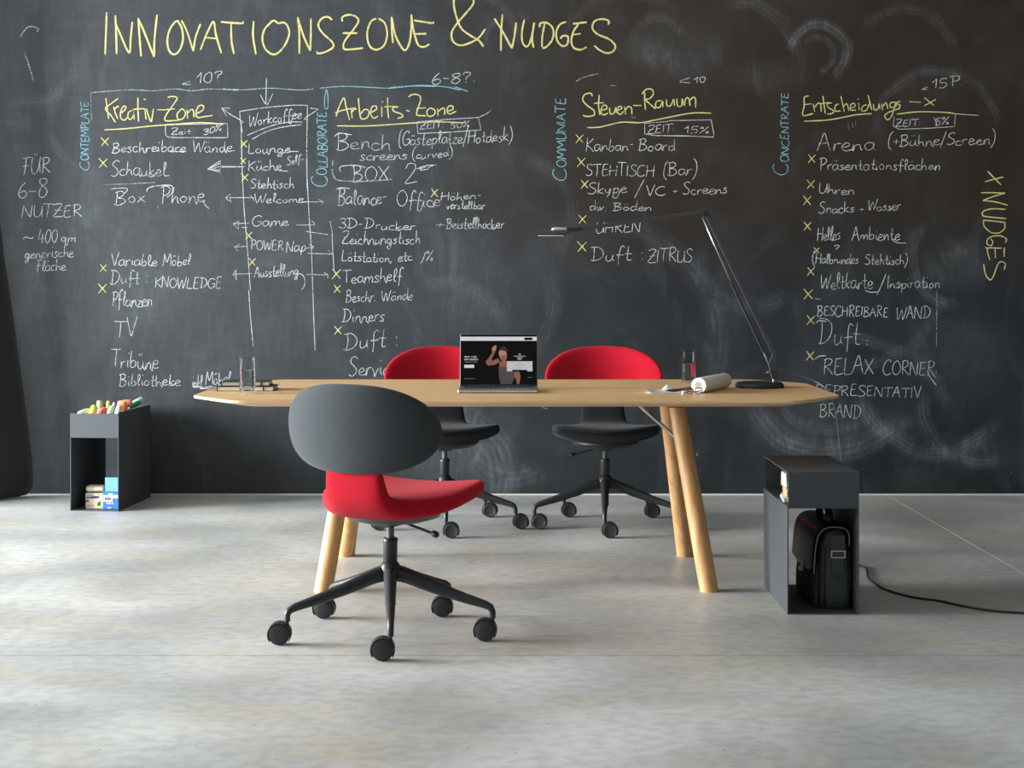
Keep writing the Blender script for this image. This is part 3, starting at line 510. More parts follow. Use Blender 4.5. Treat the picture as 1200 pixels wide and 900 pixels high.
# boxes, lines, brackets and arrows
for ox, oy, s_, data, mt, wd_, sm in (
 (80, 70, 6, "685 462 685 520 715 545 900 548 1122 548|685 460 900 452 1120 448|1120 448 1122 548", 'white_chalk', 1.3, 1),
 (370, 70, 4.8, "570 355 575 415|575 415 750 408 930 395|930 395 915 325|915 325 750 335 570 350|915 325 960 305 985 285", 'white_chalk', 1.2, 0),
 (640, 80, Sx, "630 350 630 420|630 420 700 430 900 433 1070 440 1072 420 1055 330|1055 330 780 335|780 340 630 352", 'white_chalk', 1.3, 0),
 (930, 80, 4.8, "565 270 560 325 590 343|590 343 750 338 905 328|905 328 910 255", 'white_chalk', 1.3, 0),
 (80, 70, 6, "165 430 160 330 160 235", 'pale_cyan', 1.0, 0),
 (80, 70, 6, "160 232 300 220 450 212 600 218 750 205 870 218 1000 205 1200 215", 'pale_cyan', 1.3, 1), (260, 80, 6.4286, "0 155 160 162 340 150 500 158 600 165 690 155", 'pale_cyan', 1.3, 1),
 (370, 70, 4.8, "22 160 150 150 300 155 420 160 560 145 680 148 760 158 815 172|420 155 560 148 680 150|780 152 820 165 855 178|60 165 50 220 52 270 68 270 68 200 60 165", 'cyan_chalk', 1.4, 1),
 (260, 80, 6.4286, "135 325 300 300 450 285 550 278 645 280|135 325 140 400 155 490|645 280 640 600 642 900|145 400 150 640 158 900", 'white_chalk', 1.2, 1),
 (260, 200, 6.4286, "155 0 165 250 190 550 215 900|640 0 655 300 675 600 685 900", 'white_chalk', 1.2, 1),
 (100, 280, 3.75, "718 225 725 330 738 470|1000 225 1004 350 1010 490", 'white_chalk', 1.2, 1),
 (260, 80, 6.4286, "336 75 332 270|290 200 325 265 345 275 385 190|5 305 60 345 165 405|60 300 0 300 38 365|165 405 145 420|620 380 680 340 725 310|665 300 725 308 690 335|620 370 620 385 650 385", 'white_chalk', 1.3, 0),
 (260, 80, 6.4286, "190 505 300 460 420 420 520 405 610 405|230 535 330 480 450 445 600 425|505 625 545 627 578 627|435 772 500 775|545 355 580 345 605 345", 'white_chalk', 1.2, 1),
 (110, 150, 6.667, "890 320 990 255 985 345 890 320|910 318 985 275|920 325 980 300|930 328 985 330|990 300 1175 302|990 306 1175 304", 'white_chalk', 1.6, 0),
 (260, 200, 6.4286, "30 205 140 203 240 205|65 175 68 240|60 178 30 205 45 225 65 220|205 180 240 210 238 225|620 235 760 235|725 215 765 235 750 260|85 400 205 395|130 380 85 400 125 440 125 380|150 428 195 428|560 410 700 408|675 375 700 400 695 412|635 458 800 482|95 575 190 570|135 555 95 575 120 605|635 585 690 575|655 550 692 575 685 590|645 622 740 626 835 628 800 600|815 380 830 450 835 600 845 745|85 780 235 775|110 745 85 780 110 825 105 745|640 782 800 785|770 765 800 785 798 810", 'white_chalk', 1.15, 0),
 (260, 200, 6.4286, "555 780 600 780 625 820 620 870 600 895|640 235 600 240", 'white_chalk', 1.15, 1),
 (110, 150, 6.667, "60 445 300 435 480 425|500 610 502 630", 'faint_chalk', 1.3, 1), (110, 150, 6.667, "415 500 420 475 470 455 600 448 615 490 600 520 570 540|850 560 870 600 900 630|555 375 590 372|1060 178 1100 178|590 185 650 185 720 183|130 480 160 472 250 470 260 490 240 510", 'white_chalk', 1.3, 1),
 (380, 140, 5, "45 290 55 330 90 358 250 362 400 350|50 240 48 270", 'faint_chalk', 2.2, 1), (380, 140, 5, "95 305 92 280 130 270 200 270 245 285|540 290 600 270 655 266|60 100 90 80 160 90|65 410 100 400 150 405", 'white_chalk', 1.2, 1),
 (930, 360, 6, "940 450 965 500 1005 552|155 110 180 95 230 100|150 365 180 345 230 340", 'white_chalk', 1.4, 1), (930, 250, 6, "700 195 740 208 790 208|500 540 540 555 590 552|150 600 190 605", 'white_chalk', 1.2, 1),
 (930, 340, 6, "1008 0 1006 200 1004 400|1004 560 998 620", 'faint_chalk', 1.0, 1), (900, 60, 4, "375 335 378 365|395 335 398 360|410 330 412 350", 'faint_chalk', 1, 0),
 (640, 80, Sx, "190 85 240 58 330 35|410 110 450 112|545 310 570 318", 'faint_chalk', 1.6, 1), (0, 0, 3, "70 130 100 95 135 100 130 112|85 180 105 240 118 285", 'faint_chalk', 2.0, 1),
 (440, 380, 3.333, "640 318 670 332|672 318 672 332", 'faint_chalk', 1.2, 0), (900, 500, 3, "505 35 506 70|850 150 856 165|990 40 992 70", 'faint_chalk', 1, 0), (900, 560, 3, "40 30 60 30|300 30 320 30|185 2 230 1", 'faint_chalk', 1, 0)):
    strokes('chalk_line', ox, oy, s_, data, mt, wd_, smooth=bool(sm))
# upright cyan words, read from the bottom up
for t, cx, ya, yb, cap in (('C', 104.5, 199.5, 189, 12), ('ONTEMPLATE', 104, 188, 119, 9), ('C', 384, 219, 206, 17), ('OLLABORATE', 383, 205, 131, 11), ('C', 664, 212, 197, 16), ('OMMUNIATE', 663, 196, 115, 11), ('C', 923, 205, 191, 16), ('ONCENTRATE', 924, 190, 109, 9)):
    word(t, 0, ya-yb, 0, 0, cap, 'cyan_chalk', 1.3, slant=.03, vert=(cx, ya, 1))

# ---------------------------------------------------------------- table
TX, TY, TH = .016, 6.29, .74
tb = thing('conference_table', 'long light oak table with chamfered corners and round splayed legs', 'table', (TX, TY, 0))
def table_outline(sx, sy, inset=0):
    hx, hy = 1.20-inset, .60-inset; cx_, cy_ = .19, .25
    pts = [(-hx, -hy+cy_), (-hx+cx_, -hy), (hx-cx_, -hy), (hx, -hy+cy_), (hx, hy-cy_), (hx-cx_, hy), (-hx+cx_, hy), (-hx, hy-cy_)]
    out = []; n = len(pts)
    for i in range(n):
        p, a, b = Vector(pts[i]), Vector(pts[i-1]), Vector(pts[(i+1) % n]); r = .045
        p0 = p+(a-p).normalized()*r; p1 = p+(b-p).normalized()*r
        for k in range(5): t = k/4; out.append(p0*(1-t)**2+p*2*t*(1-t)+p1*t*t)
    return [(v.x, v.y) for v in out]
bm = loft([[(x, y, z) for x, y in table_outline(0, 0, i)] for i, z in ((.0015, TH), (0, TH-.0015), (0, TH-.009), (.06, TH-.026))])
for f in bm.faces:
    if abs(f.normal.z) < .5: f.material_index = 1
bm.normal_update()
for f in bm.faces: f.material_index = 1 if abs(f.normal.z) < .6 else 0
obj('tabletop', bm, ['oak', 'oakedge'], tb)
for sx in (-1, 1):
    for sy, fx, fy, tx, ty in ((-1, .725, -.27, .612, -.13), (1, .718, .50, .606, .20)):
        p0 = Vector((sx*fx, fy, .0)); p1 = Vector((sx*tx, ty, TH-.026)); p1 = p1
        lg = NB(); pts = [p0.lerp(p1, t) for t in (0, .004, .3, .6, 1.0)]; tube(lg, pts, [.033, .036, .035, .033, .0315], 28)
        for v in lg.verts:
            if (v.co-p0).length < .06: v.co.z = max(v.co.z, 0) if v.co.z > .012 else 0.0
        obj('leg', lg, 'oakleg', tb, smooth=True, angle=50)
    cb = NB(); box(cb, sx*.60-.03, sx*.60+.03, -.26, .42, TH-.052, TH-.0255); obj('crossbar', cb, 'blackmetal', tb)
    rd = NB(); tube(rd, [(sx*.44, .03, TH-.026), (sx*.655, -.03+.02, .525)], .0075, 12); obj('brace_rod', rd, 'chrome', tb, smooth=True, angle=50)
    rc = NB(); tube(rc, [(sx*.655, -.165, .525), (sx*.655, .28, .525)], .009, 12); obj('tie_rod', rc, 'chrome', tb, smooth=True, angle=50)
    bl = NB(); lathe(bl, [(.0, 0), (.007, .001), (.007, .006), (0, .008)], 12, (0, 0, 0), 'x'); obj('bolt', bl, 'silver', tb, loc=(sx*.683 if sx > 0 else -.691, -.195, .505))

# ---------------------------------------------------------------- chairs
caster_me = {}
def caster_parts():
    b = NB(); tube(b, [(0, 0, .078), (0, 0, .058)], .006, 12)
    # hood: half shell over the wheels
    prof = []
    for k in range(0, 15):
        a = math.radians(-35+ (250*k/14)); prof.append((math.cos(a), math.sin(a)))
    for (y0, y1) in ((-.020, .020),):
        ro, ri = .0385, .0355
        for k in range(14):
            (c0, s0), (c1, s1) = prof[k], prof[k+1]
            vv = [b.verts.new((-.024+c*r, y, .0345+s*r)) for (c, s, r) in ((c0, s0, ro), (c1, s1, ro), (c1, s1, ri), (c0, s0, ri)) for y in (y0, y1)]
            for f in ((0, 2, 3, 1), (4, 5, 7, 6), (0, 1, 7, 6), (2, 4, 5, 3), (0, 6, 4, 2), (1, 3, 5, 7)): b.faces.new([vv[i] for i in f])
    box(b, -.034, .006, -.007, .007, .030, .064)
    me = bpy.data.meshes.new('caster'); bmesh.ops.recalc_face_normals(b, faces=b.faces); b.to_mesh(me); b.free(); me.materials.append(MT['blackplastic']); caster_me['hood'] = me
    b = NB(); lathe(b, [(.006, -.008), (.030, -.0085), (.0335, -.006), (.0342, 0), (.0335, .006), (.0305, .0085), (.028, .0088), (.026, .0075), (.006, .008)], 32, (0, 0, 0), 'y')
    me = bpy.data.meshes.new('wheel'); bmesh.ops.recalc_face_normals(b, faces=b.faces); b.to_mesh(me); b.free(); me.materials.append(MT['rubber'])
    for p in me.polygons: p.use_smooth = True
    me.set_sharp_from_angle(angle=math.radians(40)); caster_me['wheel'] = me
    b = NB(); R = .347   # a base leg points along -Y
    st = [(0, -.012, .206, .026, .026), (0, -.06, .196, .021, .024), (0, -.15, .165, .018, .021), (0, -.25, .135, .015, .017), (0, -.32, .117, .012, .0135), (0, -.340, .108, .011, .012), (0, -.347, .094, .0105, .0105), (0, -.347, .074, .010, .010)]
    rings = []
    for i, (x, y, z, wx, wz) in enumerate(st):
        a = Vector(st[max(i-1, 0)][:3]); c = Vector(st[min(i+1, len(st)-1)][:3]); t = (c-a).normalized(); up = Vector((1, 0, 0)).cross(t)
        rings.append([Vector((x, y, z))+Vector((1, 0, 0))*wx*math.cos(2*PI*k/16)+up*wz*math.sin(2*PI*k/16) for k in range(16)])
    loft(rings, b); me = bpy.data.meshes.new('base_leg'); bmesh.ops.recalc_face_normals(b, faces=b.faces); b.to_mesh(me); b.free(); me.materials.append(MT['blackmetal'])
    for p in me.polygons: p.use_smooth = True
    me.set_sharp_from_angle(angle=math.radians(60)); caster_me['leg'] = me
caster_parts()
def seat_mesh():
    # spine: y forward, z, half width, half thickness top, half thickness bottom, lateral lift (sides up)
    S = [(.252, .446, .212, .014, .016, .012), (.255, .447, .226, .026, .026, .012), (.249, .447, .236, .033, .033, .012), (.238, .447, .243, .035, .037, .011), (.20, .447, .251, .036, .040, .009), (.12, .445, .256, .036, .043, .007), (.03, .443, .254, .035, .045, .005), (-.04, .442, .243, .034, .046, .003),
         (-.095, .442, .200, .032, .050, .002), (-.140, .445, .152, .030, .048, .0), (-.176, .456, .124, .028, .042, 0), (-.201, .475, .110, .026, .037, 0), (-.213, .503, .107, .025, .032, 0), (-.220, .535, .102, .022, .026, 0), (-.227, .565, .099, .019, .020, 0), (-.236, .595, .096, .010, .010, 0), (-.238, .605, .088, .003, .004, 0)]
    rings = []; n = 36
    for i, (y, z, hw, tt, tb_, lift) in enumerate(S):
        a = S[max(i-1, 0)]; c = S[min(i+1, len(S)-1)]; t = Vector((0, c[0]-a[0], c[1]-a[1])).normalized(); up = Vector((1, 0, 0)).cross(t)
        if i < 10 and up.z < 0: up = -up
        if i >= 8 and up.y < 0 and up.z < .1 and False: up = -up
        # up must point to the sitter's side: +z on the seat, +y on the neck
        if up.dot(Vector((0, .7, .7))) < 0: up = -up
        if i == 0: up = Vector((0, .2, .98))
        r = []
        for k in range(n):
            th = 2*PI*k/n; cx_, sy_ = math.cos(th), math.sin(th); e = .62
            x = hw*math.copysign(abs(cx_)**e, cx_); q = math.copysign(abs(sy_)**.45, sy_)*(tt if sy_ > 0 else tb_)
            w_ = (x/.25)**2
            p = Vector((x, y-.035*w_*(1 if y > .05 else 0), z+lift*3.0*w_))+up*q*(1-.18*min(1, w_) if sy_ < 0 else 1)
            r.append(p)
        rings.append(r)
    return loft(rings)
def back_mesh():
    bm = NB(); nu, nv = 44, 18; rings = []
    # rings run from the left tip to the right tip
    for i in range(nu+1):
        a = PI*i/nu; u = -math.cos(a)           # -1..1
        hw = .283; x = u*hw
        hz = .143*(max(0, 1-abs(u)**2.7))**(1/2.1); th = .026*(max(0, 1-abs(u)**4))**.5+.0008
        zc = .700-.006*u*u
        ys = 1.30*x*x
        ang = math.atan(2*1.30*x)
        r = []
        for k in range(nv*2):
            t = 2*PI*k/(nv*2); cz, cy = math.cos(t), math.sin(t)
            z = zc+hz*math.copysign(abs(cz)**.85, cz); yy = th*math.copysign(abs(cy)**.8, cy)
            tilt = (z-.70)*-.10
            lean = .006*((z-.70)/.14)**2
            r.append((x-math.sin(ang)*yy, -.268+ys+yy*math.cos(ang)+tilt+lean*0.6, z))
        rings.append(r)
    return loft(rings, bm)
def make_chair(label, loc, yaw, star, trail, seatm, backm, panm, jit):
    t = thing('office_chair', label, 'chair', loc, yaw, group='swivel chairs around the oak table')
    obj('seat_shell', seat_mesh(), seatm, t, smooth=True, sub=1)
    obj('backrest', back_mesh(), backm, t, smooth=True, sub=1)
    b = NB(); rr = []
    for (z, s) in ((.420, .95), (.402, .98), (.388, .90), (.376, .66), (.370, .30)):
        rr.append([(math.cos(2*PI*k/32)*.165*s, math.sin(2*PI*k/32)*.175*s+.02, z) for k in range(32)])
    loft(rr, b); obj('seat_pan', b, panm, t, smooth=True, angle=50)
    b = NB(); box(b, -.035, .035, -.055, .06, .362, .385); obj('tilt_mechanism', b, 'blackplastic', t, bevel=.004)
    b = NB(); lathe(b, [(.0125, .30), (.0125, .37)], 24); obj('gas_piston', b, 'panplastic', t, smooth=True, angle=50)
    b = NB(); lathe(b, [(.020, .225), (.023, .228), (.0235, .305), (.0245, .308), (.0245, .318), (.021, .321), (.014, .321)], 32); lathe(b, [(.006, .098), (.017, .098), (.018, .102), (.018, .19)], 24)
    obj('column_sleeve', b, 'blackmetal', t, smooth=True, angle=50)
    b = NB(); lathe(b, [(.02, .178), (.034, .182), (.039, .198), (.037, .218), (.029, .236), (.023, .243)], 40); obj('base_hub', b, 'blackmetal', t, smooth=True, angle=60)
    lv = NB(); tube(lv, cr([(.03, .02, .374), (.08, .02, .360), (.125, .02, .348), (.150, .02, .341)], 3), [.0045]*10, 10)
    l = obj('tilt_lever', lv, 'blackmetal', t, smooth=True, angle=60)
    kb = NB(); tube(kb, [(.142, .02, .345), (.148, .02, .343), (.158, .02, .340), (.166, .02, .337), (.170, .02, .336)], [.004, .0095, .0115, .0095, .003], 16); obj('knob', kb, 'blackplastic', l, smooth=True)
    for k in range(5):
        th = math.radians(star+72*k); lo = th-yaw
        o = bpy.data.objects.new('base_leg', caster_me['leg']); C.objects.link(o); o.parent = t; o.rotation_euler = (0, 0, lo)
        d = Vector((math.sin(th), -math.cos(th), 0))*.347; d.rotate(Matrix.Rotation(-yaw, 3, 'Z'))
        h = bpy.data.objects.new('caster', caster_me['hood']); C.objects.link(h); h.parent = t; h.location = d
        h.rotation_euler = (0, 0, (0 if trail < 0 else PI)-yaw+math.radians(jit[k]))
        for y in (-.0125, .0125):
            wl_ = bpy.data.objects.new('wheel', caster_me['wheel']); C.objects.link(wl_); wl_.parent = h; wl_.location = (-.024, y, .0345)
    return t
make_chair('office chair seen from behind with dark grey oval backrest and red seat', (-.400, 5.275, 0), math.radians(-26), 4.4, -1, 'red', 'grey', 'panplastic', (4, -3, 2, -5, 3))
make_chair('black-seated chair with red backrest behind the table, its back partly hidden by the laptop', (-.319, 7.60, 0), math.radians(185), 3.3, 1, 'black', 'red', 'blackplastic', (3, 6, -4, 2, 5))
make_chair('black-seated chair with red backrest behind the table, right of the laptop', (.441, 7.60, 0), math.radians(179), -3.7, 1, 'black', 'red', 'blackplastic', (2, -5, 4, 3, -2))

# ---------------------------------------------------------------- steel side shelves
def shelf(label, loc, yaw, inner, topopen):
    t = thing('side_shelf', label, 'shelf', loc, yaw, 'steel side shelves')
    w_, d_, h_, th, zt = .250, .530, .497, .004, .370
    ms = 'shelf'
    obj('base_plate', box(NB(), th, w_-th, 0, d_, 0, th), ms, t)
    obj('tray_plate', box(NB(), th, w_-th, th, d_-th, zt, zt+th), ms, t)
    obj('front_panel', box(NB(), th, w_-th, 0, th, zt, h_-th), ms, t)
    obj('rear_panel', box(NB(), th, w_-th, d_-th, d_, zt, h_-th), ms, t)
    obj('side_panel', box(NB(), w_-th, w_, 0, d_, 0, h_-(0 if topopen else th)), ms, t)
    obj('side_panel', box(NB(), 0, th, 0, d_, 0, h_-(0 if topopen else th) if topopen else zt+th), ms, t)
    if not topopen: obj('top_plate', box(NB(), 0, w_, 0, d_, h_-th, h_), ms, t)
    return t
shelf('dark grey steel side shelf holding a black bag, standing right of the table', (.9615, 5.60, 0), 0, 'shelf', False)
shelf('dark steel side shelf with coloured chalk on top, beside the left curtain', (-2.231, 8.10, 0), math.radians(-4.5), 'shelf', True)
LS = Matrix.Translation((-2.231, 8.10, 0)) @ Matrix.Rotation(math.radians(-4.5), 4, 'Z')
# papers and small packets in the right shelf's upper tray
t = thing('paper_stack', 'crumpled cream papers inside the open upper tray of the right shelf', 'paper', (.975, 5.79, .3745))
for k, (y0, y1, z0, z1, x0, x1) in enumerate(((-.06, .10, 0, .012, 0, .14), (-.04, .06, .012, .045, .01, .13), (-.02, .05, .045, .098, .008, .12))):
    b = rbox(x0, x1, y0, y1, z0, z1, .003, 2)
    for v in b.verts: v.co.x += random.uniform(-.004, .004); v.co.y += random.uniform(-.006, .006)
    obj('sheet_bundle', b, ('paper', 'sand', 'cream')[k], t, rot=(0, 0, .08*k-.1))
# ---- boxes in the left shelf
def local(p): return tuple(LS @ Vector(p))
def printbox(name, label, p, w_, d_, h_, mat, faces, parts, rz=0):
    t = thing(name, label, 'box', local(p), math.radians(-4.5)+rz, None)
    obj('carton', rbox(0, w_, 0, d_, 0, h_, .0025, 2), mat, t)
    b = NB()
    for (x0, x1, z0, z1, mi) in parts: box(b, x0, x1, -.0012-.0002*mi, .0, z0, z1, mi)
    obj('printed_front', b, faces, t); return t
t1 = printbox('chalk_carton', 'cream chalk carton with navy and yellow print, lower of two in the left shelf', (.058, .06, .0045), .095, .10, .078, 'creambox', ['navyprint', 'yellowprint', 'orangeprint', 'lilac'],
   [(.005, .060, .052, .060, 0), (.035, .072, .054, .064, 0), (.062, .092, .066, .075, 1), (.003, .018, .034, .044, 0), (.063, .070, .008, .032, 0), (.072, .078, .014, .038, 0), (.060, .085, .006, .014, 1), (.080, .092, .024, .040, 1), (.006, .045, .012, .018, 2), (.004, .040, .064, .072, 3)])
bm = NB(); rr = []
for x in (0, .006, .05, .09, .096): 
    s_ = .8 if x in (0, .096) else 1; rr.append([(x, .045+math.cos(2*PI*k/16)*.042*s_, .0185+.0175*s_*math.copysign(abs(math.sin(2*PI*k/16))**.6, math.sin(2*PI*k/16))) for k in range(16)])
loft(rr, bm); o = obj('paper_packet', bm, 'creambox', None, smooth=True, angle=50, loc=local((.056, .06, .084)), rot=(0, 0, math.radians(-4.5))); tag(o, 'plain cream paper packet lying on top of the cream chalk carton', 'packet')
t2 = thing('chalk_carton', 'bright blue chalk carton with raised lid, right of the cream carton', 'box', local((.152, .045, .0045)), math.radians(-4.5))
obj('carton', rbox(0, .080, 0, .10, 0, .088, .0025, 2), 'bluebox', t2)
lid = rbox(.006, .078, .02, .026, .085, .158, .002, 2); 
obj('lid', lid, 'bluelight', t2)
b = NB()
for (x0, x1, z0, z1, mi) in ((.006, .052, .038, .072, 0), (.030, .054, .074, .080, 1), (.056, .080, .056, .072, 0), (.018, .060, .026, .034, 2), (.026, .044, .006, .010, 0)): box(b, x0, x1, -.0012, 0, z0, z1, mi)
obj('printed_front', b, ['whiteprint', 'yellowprint', 'redprint'], t2)
b = NB()
for k in range(5): box(b, .012+k*.007, .017+k*.007, -.0018, -.0011, .046, .060, 0)
for k in range(3): box(b, .022+k*.013, .030+k*.013, -.0018, -.0011, .027, .033, 1)
obj('lettering', b, ['navyprint', 'whiteprint'], t2)
bb = rbox(.0, .006, .06, .16, 0, .115, .001, 1)
tag(obj('card_sheet', bb, 'bluebox', None, loc=local((.237, .03, .0045)), rot=(0, 0, math.radians(-4.5))), 'thin blue card standing against the inner right side of the left shelf', 'card')
# ---- chalk sticks and markers heaped in the top tray
CH = [('beige', .050, .06, 'pale beige thick chalk stick at the left front of the tray', 12, .019, 1.2, .513), ('olive', .100, .155, 'olive chalk stick standing tallest at the left of the heap', 62, .017, 1.9, .547), ('lime', .098, .06, 'lime green thick chalk stick at the front of the tray', 30, .020, 1.7, .530), ('pink', .146, .055, 'pink thick chalk stick right of the lime green one', 20, .019, 1.4, .521),
      ('yellowprint', .143, .150, 'yellow chalk stick standing behind the pink one', 70, .010, 1.5, .545), ('lilac', .175, .150, 'lilac chalk stick behind the yellow one', 66, .012, 1.5, .538), ('palegreen', .186, .062, 'pale green chalk stick at the middle of the tray front', 40, .016, 1.5, .527), ('snow', .223, .072, 'white chalk stick at the right front of the tray', 40, .015, 1.7, .528),
      ('orange', .212, .190, 'orange chalk stick leaning in the right half of the tray', 55, .016, 1.7, .541), ('coral', .195, .270, 'coral chalk stick lying across the right rear of the tray', 8, .021, .15, .545), ('green', .215, .355, 'dark green chalk stick near the rear of the tray', 15, .014, .9, .531), ('mint', .205, .435, 'mint chalk stick at the rear of the tray', 25, .016, .8, .545)]
for i, (m_, x, y, lab, el, r, az, top) in enumerate(CH):
    L_ = .072; b = NB()
    lathe(b, [(.0, 0), (r*.8, 0), (r*.95, .003), (r, L_*.5), (r*.92, L_-.003), (r*.75, L_), (0, L_)], 18)
    M_ = Matrix.Rotation(math.radians(-4.5)+az, 4, 'Z') @ Matrix.Rotation(math.radians(90-el), 4, 'Y')
    o = obj('chalk_stick', b, m_, None, smooth=True, angle=50)
    M_ = M_.to_3x3(); q = [(M_ @ v.co) for v in o.data.vertices]
    pw = LS @ Vector((x, y, 0)); o.location = (pw.x-(max(v.x for v in q)+min(v.x for v in q))/2, pw.y-(max(v.y for v in q)+min(v.y for v in q))/2, top-max(v.z for v in q)); o.rotation_euler = M_.to_euler()
    tag(o, lab, 'chalk', 'chalk sticks heaped in the tray')
# loose chips of chalk that fill the tray under the sticks
b = NB()
for k in range(150):
    x = random.uniform(.03, .22); y = random.uniform(.04, .48); z = .384+(k % 3)*.018+(.022 if y > .12 and k % 3 == 2 else 0); L_ = random.uniform(.02, .04); a = random.uniform(0, PI)
    tube(b, [(x, y, z), (min(.235, max(.012, x+math.cos(a)*L_)), y+math.sin(a)*L_, z+random.uniform(-.003, .003))], .0075, 6, mi=k % 5)
o = obj('chalk_pieces', b, ['snow', 'beige', 'olive', 'lilac', 'coral'], None); o.location = (-2.231, 8.10, 0); o.rotation_euler = (0, 0, math.radians(-4.5)); tag(o, 'loose short pieces of coloured chalk filling the top tray', 'chalk', kind='stuff')

# ---------------------------------------------------------------- messenger bag in the right shelf
bg_ = thing('messenger_bag', 'black leather and canvas messenger bag standing inside the right shelf', 'bag', (1.142, 5.865, .0045), math.radians(1))
b = NB(); rr = []
for (z, tx, ty) in ((0, .050, .186), (.006, .057, .194), (.05, .060, .198), (.14, .058, .196), (.22, .052, .190), (.262, .040, .184), (.276, .026, .176)):
    r = []
    for k in range(40):
        a = 2*PI*k/40; c_, s_ = math.cos(a), math.sin(a); e = .32
        r.append((tx*math.copysign(abs(c_)**e, c_), ty*math.copysign(abs(s_)**e, s_), z))
    rr.append(r)
loft(rr, b); obj('body', b, 'canvas', bg_, smooth=True, angle=60)
b = NB(); rr = []   # front pocket, bulging to the left
for (z, tx, ty) in ((.004, .018, .17), (.02, .026, .178), (.08, .026, .178), (.15, .014, .172), (.17, .003, .165)):
    rr.append([(-.052-tx*(.5+.5*math.cos(2*PI*k/24)), ty*math.copysign(abs(math.sin(2*PI*k/24))**.4, math.sin(2*PI*k/24)), z) for k in range(24)])
loft(rr, b); obj('front_pocket', b, 'canvas', bg_, smooth=True, angle=60)
# flap: over the top and down the left face
prof = cr([(.048, .225), (.047, .262), (.034, .283), (.0, .290), (-.034, .286), (-.058, .266), (-.070, .225), (-.073, .17), (-.076, .132)], 4)if False else [tuple(v)[:2] for v in cr([Vector(p).to_3d() for p in [(.048, .225), (.047, .262), (.034, .283), (.0, .290), (-.034, .286), (-.058, .266), (-.070, .225), (-.075, .17), (-.078, .125)]], 4)]
rows = []; b = NB()
for i, (x, z) in enumerate(prof):
    s_ = i/(len(prof)-1); hy = .196 if s_ < .6 else .196-.008*(s_-.6)
    rows.append([b.verts.new((x-.002*math.cos(y/hy*1.4), y, z+(.012*(abs(y/hy))**3 if s_ > .95 else 0))) for y in [hy*(k/12*2-1) for k in range(13)]])
for i in range(len(rows)-1):
    for k in range(12): b.faces.new((rows[i][k], rows[i][k+1], rows[i+1][k+1], rows[i+1][k]))
fp = obj('flap', b, 'leather', bg_, smooth=True); sm_ = fp.modifiers.new('s', 'SOLIDIFY'); sm_.thickness = .004; sm_.offset = 1
b = NB(); tube(b, [(x-.002, -.199, z) for x, z in prof], .0022, 8); obj('piping', b, 'piping', fp, smooth=True)
b = NB(); hp = cr([(0, -.085, .288), (0, -.082, .315), (0, -.055, .336), (0, 0, .341), (0, .055, .336), (0, .082, .315), (0, .085, .288)], 4)
rr = []
for i, p in enumerate(hp):
    t_ = (hp[min(i+1, len(hp)-1)]-hp[max(i-1, 0)]).normalized(); n_ = Vector((1, 0, 0)).cross(t_)
    rr.append([p+Vector((1, 0, 0))*.014*math.cos(2*PI*k/12)+n_*.006*math.sin(2*PI*k/12) for k in range(12)])
loft(rr, b); obj('handle', b, 'leather', bg_, smooth=True)
for y0 in (-.105, .065): obj('handle_tab', box(NB(), -.018, .018, y0, y0+.04, .288, .294), 'leather', bg_, bevel=.002)
b = NB(); box(b, -.092, -.079, -.014, .014, .102, .142); bk = obj('buckle', b, 'silver', bg_, bevel=.003)
b = NB(); box(b, -.0945, -.092, -.007, .007, .118, .132); obj('buckle_tongue', b, 'blackmetal', bk)
b = NB()
for (x0, x1, z0, z1) in ((-.026, .026, .205, .209), (-.026, .026, .182, .186), (-.026, -.0215, .182, .209), (.0215, .026, .182, .209)): box(b, x0+.005, x1+.005, -.209, -.205, z0, z1)
obj('strap_ring', b, 'silver', bg_, bevel=.001)
b = NB(); box(b, -.016, .026, -.206, -.1975, .122, .206); box(b, -.020, .030, -.2045, -.197, .206, .262); obj('strap_tab', b, 'canvas', bg_, bevel=.002)
b = NB(); tube(b, [(-.040, -.196, .01), (-.042, -.199, .12), (-.038, -.197, .22)], .0025, 8); tube(b, [(.047, -.196, .01), (.048, -.199, .12), (.044, -.197, .22)], .0025, 8); obj('seam', b, 'leather', bg_, smooth=True)

# ---------------------------------------------------------------- laptop
lp = thing('laptop', 'open dark grey laptop showing a black web page, on the table middle', 'laptop', (-.052, 6.155, TH+.0004), 0)
obj('base', rbox(-.152, .152, -.106, .106, 0, .014, .004, 3), 'alu', lp)
obj('front_edge', box(NB(), -.146, .146, -.1068, -.1058, .004, .0105), 'alulight', lp)
kbz = NB()
for r in range(5):
    for c in range(14): box(kbz, -.133+c*.019, -.133+c*.019+.0165, -.012+r*.019, -.012+r*.019+.0165, .0138, .0152)
obj('keyboard', kbz, 'key', lp)
obj('trackpad', rbox(-.055, .055, -.095, -.022, .0135, .0146, .0004, 1), 'trackpad', lp)
b = NB(); tube(b, [(-.12, .106, .013), (.12, .106, .013)], .006, 12); obj('hinge', b, 'key', lp, smooth=True, angle=50)
tilt = math.radians(-13)
ld = obj('screen_lid', rbox(-.152, .152, 0, .005, 0, .208, .0022, 2), 'alu', lp, loc=(0, .104, .012), rot=(tilt, 0, 0))
dsp = NB(); mats = ['bezel', 'scr_black', 'scr_white', 'scr_grey', 'scr_skin', 'scr_hair', 'scr_top', 'scr_text', 'scr_shade']
MT['bezel'] = plain('screen_bezel', (.004, .004, .005, 1), .2); MT['scr_black'] = emit('screen_black', (.003, .003, .004, 1), .3); MT['scr_white'] = emit('screen_white', (.62, .62, .63, 1), .85); MT['scr_grey'] = emit('screen_light_grey', (.50, .51, .52, 1), .8)
